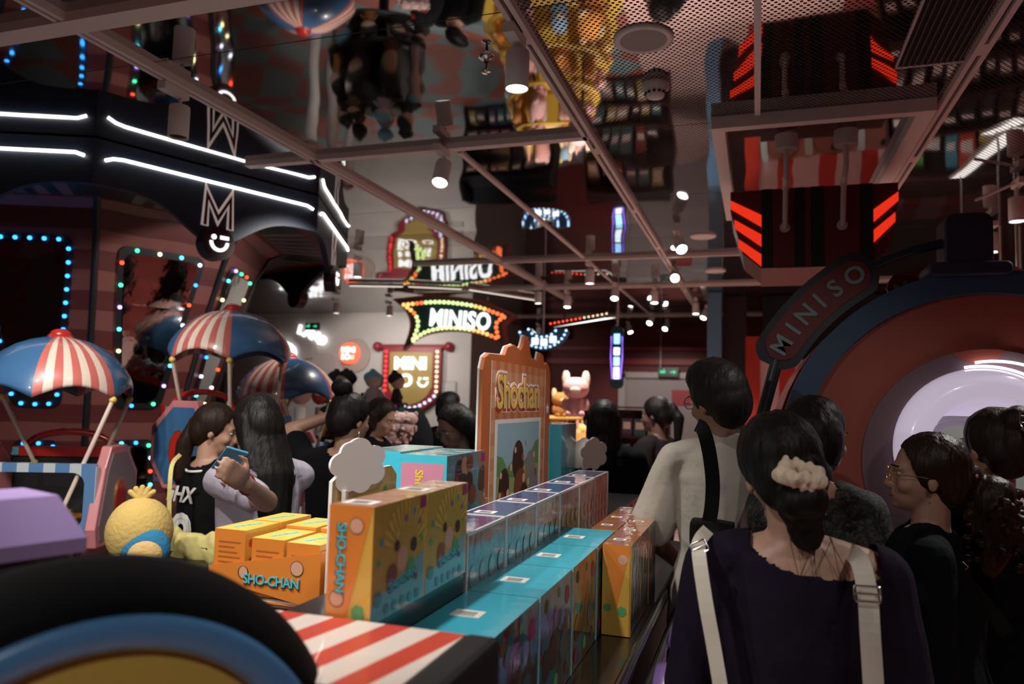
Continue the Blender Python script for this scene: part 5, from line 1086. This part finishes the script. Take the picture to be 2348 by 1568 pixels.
def person(x, y, H, rot, label, sk=(.40, .22, .15), shirt=None, pants=None, hair='short', hmat=None, hy=0, hp=0, arms=None, wid=1.0, vox=.010, sleeve=.5, neckcut=None, glasses=False, shirt_len=.86, face=True, tilt=0, girth=1.0, collar=False, skirt=False):
    s = H / 1.70; t = empty('person', (x, y, 0), R(rot), label, 'person'); t.scale = (s, s, s)
    HM = Matrix.Translation((0, -.012, 1.47)) @ Euler((R(-hp), R(tilt), R(hy)), 'XYZ').to_matrix().to_4x4()
    hv = lambda a, b_, c: HM @ Vector((a, b_, c)); hq = HM.to_quaternion(); SK = skin('%.2f %.2f' % (sk[0], sk[1]), sk)
    g = G()
    g.sph(hv(0, -.004, .142), (.073, .090, .090), 14, q=hq).sph(hv(0, .03, .10), (.062, .060, .085), 12, q=hq).sph(hv(0, .045, .055), (.048, .048, .048), 10, q=hq).sph(hv(0, .072, .03), (.022, .020, .018), 8, q=hq)
    g.sph(hv(0, .072, .135), (.05, .022, .022), 8, q=hq); g.cap(hv(0, .086, .118), .009, hv(0, .106, .083), .012); g.sph(hv(0, .10, .080), (.018, .012, .009), 7, q=hq)
    g.sph(hv(0, .089, .060), (.022, .010, .0065), 7, q=hq).sph(hv(0, .087, .048), (.019, .010, .007), 7, q=hq)
    for e in (-1, 1): g.sph(hv(e * .038, .060, .085), (.024, .026, .024), 8, q=hq); g.sph(hv(e * .074, -.002, .098), (.008, .015, .025), 7, q=hq); g.sph(hv(e * .03, .076, .132), (.02, .012, .007), 6, q=hq)
    g.cap(hv(0, -.012, .06), .050, (0, -.02, 1.42), .052, 14)
    W = wid
    TS = [(.88, .165 * girth, .115 * girth, 0, -.01), (.98, .160 * girth, .108 * girth, 0, -.01), (1.10, .130 * W * girth, .092 * girth, 0, 0), (1.22, .145 * W, .102 * girth, 0, .005), (1.33, .158 * W, .098, 0, 0), (1.40, .135 * W, .075, 0, -.008), (1.435, .075 * W, .058, 0, -.015)]
    g.loft(TS, 24)
    W2L = lambda p: tuple(Matrix.Rotation(R(-rot), 4, 'Z') @ (Vector(p) - Vector((x, y, 0))) / s)
    A = {'R': ((.215, -.02, 1.12), (.205, .04, .88)), 'L': ((-.215, -.02, 1.12), (-.205, .04, .88))}
    if arms: A.update({k: (tuple(W2L(p) for p in v[:2]) if len(v) == 3 else v) for k, v in arms.items()})
    sh = {}
    for e, k in ((1, 'R'), (-1, 'L')):
        S = Vector((e * .165 * W, -.005, 1.375)); E_, Wr = Vector(A[k][0]), Vector(A[k][1]); sh[k] = (S, E_, Wr)
        g.cap(S, .050, E_, .037, 12).cap(E_, .038, Wr, .026, 12).cap((e * .05, -.01, 1.41), .045, S, .048, 12)
        d = (Wr - E_).normalized(); sd = d.cross(Vector((0, 1, 0))); sd = (sd if sd.length > .2 else d.cross(Vector((0, 0, 1)))).normalized(); pn = sd.cross(d)
        g.sph(Wr + d * .045, (.038, .018, .05), 8, q=Matrix((sd, pn, d)).transposed().to_quaternion())
        for i, (o_, l) in enumerate(((-.030, .060), (-.010, .072), (.010, .068), (.030, .052))):
            b0 = Wr + d * .082 + sd * o_; b1 = b0 + (d * .9 + pn * .3).normalized() * l * .55; b2 = b1 + (d * .6 + pn * .8).normalized() * l * .5; g.cap(b0 - d * .02, .0095, b1, .0088, 8).cap(b1, .0086, b2, .0072, 8)
        t0 = Wr + d * .03 + sd * (.03 * e); t1 = t0 + (d * .5 + sd * e + pn * .4).normalized() * .035; g.cap(t0, .013, t1, .0105, 8).cap(t1, .0105, t1 + (d + pn * .5).normalized() * .03, .008, 8)
        g.cap((e * .085, -.01, .90), .082 * girth, (e * .085, .0, .49), .052, 14).cap((e * .085, 0, .49), .053, (e * .085, -.015, .09), .036, 12)
        g.sph((e * .085, .04, .035), (.04, .11, .035), 8)
    mobj('body', remesh(g, vox, 4), SK, t)
    if face:
        for e in (-1, 1):
            ey = G().sph(hv(e * .030, .077, .117), (.011, .009, .0065), 8, q=hq).build('eye', mat('eye white', (.5, .47, .44), .2), t); G().sph(hv(e * .030, .0835, .117), (.005, .004, .005), 6, q=hq).build('iris', BLACK, ey)
            G().cap(hv(e * .016, .094, .139), .0025, hv(e * .046, .083, .139), .0018, 6).build('eyebrow', HB, t)
        G().sph(hv(0, .094, .054), (.019, .0075, .006), 8, q=hq).build('lips', mat('lips', (.30, .07, .06), .4), t)
    # shirt
    c1 = shirt or cloth('black', (.004, .004, .0045)); g = G(); inf = .014
    g.loft([(shirt_len, .175 * girth + inf, .125 * girth + inf, 0, -.01)] + [(z, rx + inf * (1.6 if z < 1.2 else 1), ry + inf * (1.8 if z < 1.3 else 1), cx, cy) for z, rx, ry, cx, cy in TS if z > shirt_len + .03], 24)
    for e, k in ((1, 'R'), (-1, 'L')):
        S, E_, Wr = sh[k]; g.cap((e * .05, -.01, 1.41), .056, S, .060, 12)
        if sleeve <= 1: g.cap(S, .062, S.lerp(E_, sleeve), .074 if collar else (.056 if sleeve < .9 else .05), 12)
        else: g.cap(S, .062, E_, .052, 12).cap(E_, .050, E_.lerp(Wr, sleeve - 1), .040, 12)
    if collar:
        g.cap((-.04, -.045, 1.45), .030, (.04, -.045, 1.45), .030).cap((-.055, -.03, 1.445), .026, (-.045, .03, 1.425), .022).cap((.055, -.03, 1.445), .026, (.045, .03, 1.425), .022)
    so = mobj('shirt', remesh(g, vox, 3, neckcut or (lambda c: not (c.z > 1.425 and Vector((c.x, c.y + .015)).length < .075) or collar), folds(.006)), c1, t, .003)
    c2 = pants or cloth('dark trousers', (.014, .012, .013)); g = G().loft([(.84, .17 * girth + .012, .12 * girth + .012, 0, -.01), (1.0, .165 * girth, .11 * girth, 0, -.01)], 20)
    if skirt: g.loft([(.45, .25, .19, 0, 0), (.9, .18, .13, 0, -.01)], 20)
    else:
        for e in (-1, 1): g.cap((e * .085, -.01, .88), .092 * girth, (e * .085, .0, .5), .068, 12).cap((e * .085, 0, .5), .07, (e * .085, -.01, .14), .055, 12)
    mobj('skirt' if skirt else 'trousers', remesh(g, max(vox, .012), 3, None, folds(.004)), c2, t)
    for e in (-1, 1): G().sph((e * .085, .045, .045), (.047, .12, .045), 8).box((e * .085, .045, .012), (.09, .24, .024)).build('shoe', mat('shoe', (.06, .06, .065), .5), t)
    # hair
    hm = hmat or HB; g = G(); g.sph(hv(0, -.014, .150), (.086, .098, .095), 14, q=hq).sph(hv(0, -.055, .11), (.076, .06, .085), 12, q=hq)
    hl = 0
    if hair == 'short': g.sph(hv(0, .01, .19), (.078, .085, .065), 12, q=hq).sph(hv(0, -.05, .08), (.066, .05, .06), 10, q=hq)
    if hair == 'long':
        for q_ in range(-3, 4): g.cap(hv(q_ * .022, -.065 + .004 * q_ * q_, .14), .030, (HM @ Vector((q_ * .026, -.06 + .005 * q_ * q_, -.10))) , .030).cap(HM @ Vector((q_ * .026, -.06 + .005 * q_ * q_, -.10)), .030, Vector((q_ * .026, -.125 + .005 * q_ * q_, 1.18)), .018)
        for e in (-1, 1): g.cap(hv(e * .078, -.01, .12), .022, hv(e * .075, .0, -.05), .022)
    if hair == 'bun_top': g.sph(hv(0, -.075, .255), (.05, .048, .042), 10, q=hq)
    if hair == 'bun_low': g.sph(hv(-.002, -.115, .058), (.048, .042, .040), 10, q=hq).sph(hv(.0, -.085, .05), (.05, .03, .055), 8, q=hq).sph(hv(0, -.075, .0), (.035, .02, .05), 8, q=hq)
    if hair == 'pony':
        g.sph(hv(0, -.105, .17), .03, 8).cap(hv(0, -.115, .17), .026, hv(0, -.155, .08), .036).cap(hv(0, -.155, .08), .036, hv(.0, -.13, -.09), .020)
    if hair == 'pony_big':
        g.sph(hv(0, -.10, .12), .04, 8).cap(hv(0, -.115, .115), .026, hv(0, -.165, .07), .060).cap(hv(0, -.165, .07), .062, hv(.0, -.175, -.03), .060).cap(hv(.0, -.175, -.03), .06, hv(.0, -.155, -.12), .035)
        for i in range(60):
            a = random.uniform(0, 6.28); b_ = random.uniform(-.12, .09); rr = .062 + .012 * random.random(); c = hv(rr * math.cos(a), -.17 + rr * math.sin(a), b_); g.sph(c, random.uniform(.008, .015), 5)
    if hair == 'pony_down': g.cap(hv(0, -.09, .13), .035, hv(0, -.115, .02), .040).cap(hv(0, -.115, .02), .040, hv(.0, -.10, -.13), .030)
    if hair == 'clip': g.sph(hv(0, -.095, .20), (.05, .045, .05), 10, q=hq).sph(hv(.0, -.10, .13), (.055, .04, .07), 10, q=hq)
    if hair == 'bushy': g.sph(hv(0, -.03, .10), (.105, .10, .13), 12, q=hq).sph(hv(0, -.06, -.01), (.11, .07, .10), 12, q=hq)
    HI = HM.inverted()
    def keep(c):
        l = HI @ c; return not (l.y > .015 + .42 * (l.z - .05) and l.z < .21 and l.z > -.1 and abs(l.x) < .1)
    hd = lambda c: .0028 * noise.noise(Vector((c.x * 55, c.y * 55, c.z * 6))) + .0018 * noise.noise(Vector((c.x * 130, c.y * 130, c.z * 9)))
    ho = mobj('hair', remesh(g, min(vox, .007), 2, keep, hd), hm, t, .002)
    if glasses:
        gl = G()
        for e in (-1, 1): gl.tube([hv(e * (.031) + .023 * math.cos(R(a)), .105 - .004 * abs(math.cos(R(a))), .115 + .020 * math.sin(R(a))) for a in range(0, 360, 20)], .0013, 6, closed=True); gl.tube([hv(e * .055, .103, .12), hv(e * .072, .06, .118), hv(e * .078, .0, .112)], .0012, 6)
        gl.tube([hv(-.010, .106, .118), hv(0, .110, .121), hv(.010, .106, .118)], .0012, 6)
        go = gl.build('glasses_frame', GOLD if glasses == 'gold' else BLACK, t)
        for e in (-1, 1): G().add([hv(e * .031, .104, .115)] + [hv(e * .031 + .022 * math.cos(R(a)), .104, .115 + .019 * math.sin(R(a))) for a in range(0, 360, 30)], [(0, i + 1, (i + 1) % 12 + 1) for i in range(12)]).build('lens', mat('clear lens', (.9, .9, .9), .02, alpha=.12), go)
    t['_hm'] = 0; del t['_hm']; return t, HM, s
def ribbon(pts, w, th, name, mt, parent=None, up=None, refine=4):
    P = [Vector(p) for p in pts]; q = []
    for i in range(len(P) - 1):
        p0, p1, p2, p3 = P[max(i - 1, 0)], P[i], P[i + 1], P[min(i + 2, len(P) - 1)]
        for k in range(refine): t = k / refine; q.append(.5 * ((2 * p1) + (-p0 + p2) * t + (2 * p0 - 5 * p1 + 4 * p2 - p3) * t * t + (-p0 + 3 * p1 - 3 * p2 + p3) * t ** 3))
    q.append(P[-1]); rs = []
    for i, p in enumerate(q):
        tg = (q[min(i + 1, len(q) - 1)] - q[max(i - 1, 0)]).normalized(); n = Vector(up) if up else (EYE - p); n = (n - tg * n.dot(tg)).normalized(); sd = tg.cross(n)
        rs.append([p + sd * w / 2, p + sd * w / 2 + n * th, p - sd * w / 2 + n * th, p - sd * w / 2])
    o = G().rings(rs, 0, False).build(name, mt, None)
    if parent: o.parent = parent; bpy.context.view_layer.update(); o.matrix_parent_inverse = parent.matrix_world.inverted()
    return o
def wpart(g, name, mt, parent):   # part given in world coordinates
    o = g.build(name, mt, None); o.parent = parent; bpy.context.view_layer.update(); o.matrix_parent_inverse = parent.matrix_world.inverted(); return o

# 1 girl in the black jersey
J, HMj, sj = person(-2.22, 2.68, 1.54, -14, 'girl with long brown ponytail in a black baseball jersey, back turned, number 8', shirt=cloth('jersey', (.004, .004, .0045), .2), hair='pony_down', hmat=HD, hy=-48, hp=12, sleeve=.95, wid=.98, shirt_len=.80, vox=.008,
                    arms={'R': ((.20, .08, 1.13), (.12, .27, 1.18)), 'L': ((-.19, .08, 1.12), (-.05, .26, 1.16))}, pants=cloth('jersey trousers', (.05, .05, .055)))
text('8', .30, .002, mat('jersey white', (.62, .60, .58), .8), J, face_to((.0, -.137, 1.085), (0, -1, 0)), 'jersey_number', off=.010)
text('8', .30, .003, mat('jersey inlay', (.02, .02, .02), .8), J, face_to((.0, -.137, 1.085), (0, -1, 0)), 'number_line', off=-.014)
text('nHX', .10, .002, mat('jersey white', (.62, .60, .58), .8), J, face_to((-.03, -.134, 1.29), (0, -1, 0)), 'jersey_lettering', off=.002, shear=.3)
G().tube([(.085 * math.sin(R(a)), -.015 - .095 * math.cos(R(a)), 1.415 - .02 * math.cos(R(a))) for a in range(-80, 81, 16)], .006, 8).build('collar_piping', mat('jersey white', (.62, .60, .58), .8), J)
SB_ = cloth('yellow bag', (.60, .52, .20), .5)
yb = empty('shoulder_bag', (0, 0, 0), 0, 'crumpled pale yellow tote bag on the jersey girl\'s hip', 'bag')
bc = at_d(440, 1268, 2.98); g = G().sph(bc, (.155, .05, .085), 12).sph(bc + Vector((-.10, 0, .03)), (.05, .04, .07), 8).sph(bc + Vector((.11, 0, .02)), (.05, .04, .08), 8)
mobj('bag_body', remesh(g, .008, 2, None, folds(.012, 16)), SB_, yb)
ribbon([at_d(392, 1262, 2.96), at_d(388, 1180, 2.96), at_d(390, 1100, 2.97), at_d(396, 1062, 3.02), at_d(412, 1043, 3.10)], .016, .004, 'bag_strap', SB_, yb)
G().box(at_d(468, 1262, 2.92), (.03, .004, .02)).build('bag_badge', BLACK, yb)
# 2 woman in lavender tee looking down
Lv, HL, sl = person(-1.73, 2.36, 1.59, 66, 'woman with long black hair in a lavender grey tee looking down to the left', sk=(.31, .17, .12), shirt=cloth('lavender', (.40, .36, .43), .3), hair='long', hy=4, hp=26, sleeve=.72, girth=1.02, vox=.008,
                    arms={'L': (at_d(612, 1150, 2.38), at_d(562, 1108, 2.22), 1), 'R': (at_d(600, 1130, 2.75), at_d(556, 1090, 2.55), 1)}, pants=cloth('lavender trousers', (.03, .03, .035)))
_w = at_d(566, 1111, 2.235); wpart(G().tube([_w + Vector((.027 * math.cos(R(a)) * .6, .027 * math.cos(R(a)) * .6, .030 * math.sin(R(a)))) for a in range(0, 360, 24)], .0035, 6, closed=True), 'bracelet', mat('bead bracelet', (.12, .02, .02), .4), Lv)
ph = empty('phone', Lv.matrix_world @ Vector((0, 0, 0)), 0, 'smartphone with blue case held by the lavender tee woman', 'phone'); ph.location = at_d(527, 1055, 2.33); ph.rotation_euler = (.9, .3, .9)
G().bb(-.034, .034, -.004, .004, -.06, .06).build('phone_body', mat('phone blue', (.05, .25, .40), .3), ph, .002)
# 3 woman with bun
Bn, HBn, s3_ = person(-1.72, 2.95, 1.60, 2, 'woman with high bun in a plain black tee, back turned, arm raised to her head', hair='bun_top', hy=-22, hp=8, sleeve=.6, wid=1.28, vox=.009, arms={'L': ((-.36, .08, 1.52), (-.14, .12, 1.60)), 'R': ((.22, .05, 1.1), (.12, .25, 1.12))})
g = G()
for e in (-1, 1): g.cap(HBn @ Vector((e * .078, -.0, .06)), .0025, HBn @ Vector((e * .078, -.0, .02)), .0025, 6)
g.build('earring', CHROME, Bn)
# 4 profile woman
person(-2.2, 4.10, 1.58, -80, 'woman in profile facing right, looking down, behind the bun woman', hair='long', hmat=HD, hy=-6, hp=22, sleeve=1.5, vox=.010)
# 5 person with backpack
Cp, _, _ = person(-2.14, 5.10, 1.62, -10, 'person with short dark hair and black backpack in front of the gold sign', hair='short', sleeve=1.6, wid=1.1, vox=.011, face=False)
bk = empty('backpack', (-2.30, 4.83, .95), R(-10), 'rounded black backpack with red orange patches', 'backpack'); g = G().sph((0, 0, .28), (.165, .10, .30), 12).sph((0, -.06, .16), (.12, .06, .13), 10)
mobj('pack_body', remesh(g, .010, 2, None, folds(.006)), cloth('pack', (.010, .010, .011)), bk)
for (a, z, w_, h_, c, r_) in ((-.07, .50, .035, .045, (.5, .03, .02), .3), (.03, .46, .085, .028, (.55, .07, .02), -.35), (-.10, .35, .02, .05, (.02, .12, .25), .3), (-.06, .28, .02, .04, (.02, .25, .15), .6), (-.03, .24, .03, .03, (.45, .03, .02), .5)):
    G().box((0, 0, 0), (w_, .006, h_), 0, Matrix.Translation((a, -.112 + .9 * a * a + (.03 if z > .45 else 0), z)) @ Matrix.Rotation(r_, 4, 'Y')).build('pack_patch', mat('patch %.2f %.2f' % c[:2], c, .6), bk)
# 6 woman with black glasses
person(-1.44, 3.60, 1.57, 165, 'dark haired woman with round black glasses peering down behind the cyan boxes', hair='bushy', hy=-20, hp=28, sleeve=1.5, sk=(.22, .12, .09), glasses='black', vox=.009)
# 7 dark silhouetted person
person(-.80, 4.12, 1.60, -8, 'long haired person in black seen from behind beside the orange toy', hair='long', hy=10, sleeve=1.7, wid=1.15, vox=.010, face=False, arms={'R': ((.26, .05, 1.12), (.30, .28, .98))})
# 8 ponytail woman further back
person(-.62, 4.92, 1.63, 70, 'woman with low ponytail in dark grey facing left before the pale door', shirt=cloth('charcoal', (.025, .02, .022)), hair='pony', hy=6, hp=6, sleeve=.8, sk=(.16, .08, .06), vox=.010)
# 9 man in the white shirt
Mn, HMn, s9 = person(-.10, 2.60, 1.735, -4, 'man in a loose white short sleeved shirt with black shoulder bag, back turned', shirt=cloth('white shirt', (.50, .46, .40), .35), pants=cloth('taupe trousers', (.13, .10, .085), .3), hair='short', hy=50, hp=4, tilt=-12, sleeve=.86, wid=.95, girth=.95, collar=True, glasses='black', vox=.008, sk=(.26, .14, .095), shirt_len=.80,
                     arms={'L': ((-.245, -.01, 1.13), (-.17, .20, 1.0)), 'R': ((.27, .02, 1.1), (.22, .25, 1.0))})
sbg = empty('shoulder_bag', (0, 0, 0), 0, 'black shoulder bag and wide strap on the white shirted man\'s back', 'bag')
ribbon([at_d(1600, 975, 2.33), at_d(1612, 985, 2.27), at_d(1625, 1030, 2.25), at_d(1634, 1100, 2.25), at_d(1632, 1160, 2.25), at_d(1625, 1200, 2.25)], .042, .004, 'bag_strap', cloth('strap black', (.008, .008, .008)), sbg)
g = G().box(at_d(1635, 1232, 2.26), (.13, .06, .10)).sph(at_d(1640, 1240, 2.26), (.075, .05, .06), 10); mobj('bag_body', remesh(g, .008, 2, None, folds(.006)), cloth('strap black', (.008, .008, .008)), sbg)
# 10 woman with the scrunchie
def boat(c): return not (-.085 < c.x < .150 and c.z > 1.383 + .050 * math.exp(-(c.x + .085) / .05))
Sc, HS_, s10 = person(.07, 1.62, 1.58, 4, 'woman in a wide necked dark plum top with white straps and hair bun, back turned', shirt=cloth('dark plum', (.009, .0055, .013), .25), hair='bun_low', hy=10, hp=5, tilt=-12, sleeve=1.1, wid=1.0, vox=.0065, neckcut=boat, sk=(.42, .24, .17), shirt_len=.80)
g = G(); BC = HS_ @ Vector((-.004, -.130, .106)); q = (HS_.to_quaternion() @ Euler((R(28), R(12), 0)).to_quaternion()).to_matrix().to_4x4(); rs_ = random.Random(5)
for i in range(34):
    u = 2 * math.pi * i / 34; k = rs_.uniform(.85, 1.15); p = Matrix.Translation(BC) @ q @ Vector((.032 * k * math.cos(u), .026 * k * math.sin(u), rs_.uniform(-.010, .012)))
    g.sph(p, (rs_.uniform(.010, .021), rs_.uniform(.006, .010), rs_.uniform(.012, .022)), 8, q=Euler((rs_.uniform(-.6, .6), rs_.uniform(-.6, .6), u + rs_.uniform(-.5, .5))).to_quaternion())
mobj('scrunchie', remesh(g, .0028, 1, None, folds(.0022, 45)), cloth('cream scrunchie', (.80, .65, .50), .4, .8), Sc)
for i in range(7):   # stray strands on the nape
    a = random.uniform(-.05, .06); b_ = HS_ @ Vector((a, -.055 - .2 * abs(a), .02)); G().tube([b_, b_ + Vector((random.uniform(-.01, .02), -.018, -.05)), b_ + Vector((random.uniform(-.03, .04), -.03, -.12 - .04 * random.random()))], .0007, 5).build('hair_strand', HB, Sc)
STW = mat('cream webbing', (.50, .45, .38), .7, bump=.08, bscale=300)
bg = empty('webbing_straps', (0, 0, 0), 0, 'pair of cream webbing straps with silver buckles over the plum top', 'straps')
YB_ = 1.455
ribbon([at_y(1622, 1216, 1.60), at_y(1604, 1240, 1.52), at_y(1603, 1275, 1.48), at_y(1618, 1380, 1.46), at_y(1636, 1480, 1.455), at_y(1652, 1575, 1.45), at_y(1668, 1680, 1.45)], .026, .003, 'left_strap', STW, bg)
ribbon([at_y(1945, 1262, 1.62), at_y(1965, 1278, 1.54), at_y(1978, 1305, 1.50), at_y(1990, 1370, 1.475), at_y(1995, 1450, 1.46), at_y(2003, 1575, 1.455), at_y(2008, 1680, 1.455)], .033, .003, 'right_strap', STW, bg)
def buckle(px, py, y, w_, h_, rz_):
    c = at_y(px, py, y); g = G(); pts = rrect(w_, h_, .004, 3); Mb = face_to(c, EYE - c) @ Matrix.Rotation(rz_, 4, 'Z'); g.tube([Mb @ Vector((a, b_, .004)) for a, b_ in pts], .0022, 8, closed=True); g.tube([Mb @ Vector((-w_ / 2, 0, .005)), Mb @ Vector((w_ / 2, 0, .005))], .0018, 8); wpart(g, 'buckle', CHROME, bg)
buckle(1604, 1255, 1.49, .030, .022, .5); buckle(1989, 1362, 1.468, .042, .026, .05)
# 11 woman behind her, face hidden, patterned blouse, one hand up
PT = patches('speckled blouse', [(.012, .012, .012), (.05, .045, .04), (.010, .010, .010), (.03, .028, .026)], 130, .8, 0, bump=0)
p11, _, _ = person(.165, 2.42, 1.62, -36, 'woman with black bob in a speckled black blouse behind the plum top woman', shirt=PT, hair='bushy', hy=-10, hp=6, sleeve=1.2, vox=.009, arms={'L': (at_d(1752, 1195, 2.25), at_d(1828, 1150, 2.06), 1)})
# 12 woman with glasses in profile
Gl, HGl, s12 = person(.412, 2.235, 1.53, 82, 'woman with glasses and tied brown wavy hair in navy, profile facing left', shirt=cloth('deep navy', (.004, .007, .010), .3), hair='pony_big', hmat=HBR, hy=6, hp=-2, sleeve=1.6, wid=1.28, girth=1.28, vox=.0055, glasses='gold', sk=(.36, .19, .13))
g = G().sph(HGl @ Vector((-.012, -.118, .135)), .009, 8).sph(HGl @ Vector((-.030, -.115, .128)), .008, 8).sph(HGl @ Vector((-.02, -.10, .14)), .006, 8); g.build('hair_bead', mat('pink bead', (.55, .22, .22), .2, coat=1), Gl)
G().sph(HGl @ Vector((-.083, -.006, .070)), .003, 8).build('earring', GOLD, Gl)
cb = empty('bag_strap', (0, 0, 0), 0, 'dark bag strap with gold buckle across the navy woman\'s shoulder', 'strap')
ribbon([at_d(2075, 1225, 2.06), at_d(2110, 1248, 1.94), at_d(2150, 1278, 1.89), at_d(2200, 1320, 1.87), at_d(2250, 1375, 1.87), at_d(2310, 1450, 1.88)], .036, .004, 'webbing', cloth('strap dark', (.012, .014, .013)), cb)
c = at_d(2193, 1303, 1.855); Mb = face_to(c, EYE - c) @ Matrix.Rotation(-.75, 4, 'Z'); wpart(G().tube([Mb @ Vector((a, b_, .004)) for a, b_ in rrect(.028, .044, .002, 2)], .0014, 8, closed=True), 'gold_buckle', GOLD, cb)
# 13 woman with claw clip behind
Cl, HC, _ = person(.66, 2.58, 1.60, 30, 'woman with dark hair held by a silver claw clip, before the glowing dome', hair='clip', hmat=HD, hy=0, sleeve=1.2, vox=.009, face=True)
g = G()
for e in (-1, 1):
    g.tube([HC @ Vector((e * .03, -.13, .235)), HC @ Vector((e * .045, -.14, .20)), HC @ Vector((e * .03, -.15, .16))], .003, 6)
    for k in range(3): g.tube([HC @ Vector((e * .04, -.14, .22 - .02 * k)), HC @ Vector((e * .015, -.155, .215 - .02 * k))], .002, 6)
g.cyl(HC @ Vector((-.03, -.145, .20)), HC @ Vector((.03, -.145, .20)), .004, n=8); g.build('claw_clip', CHROME, Cl)
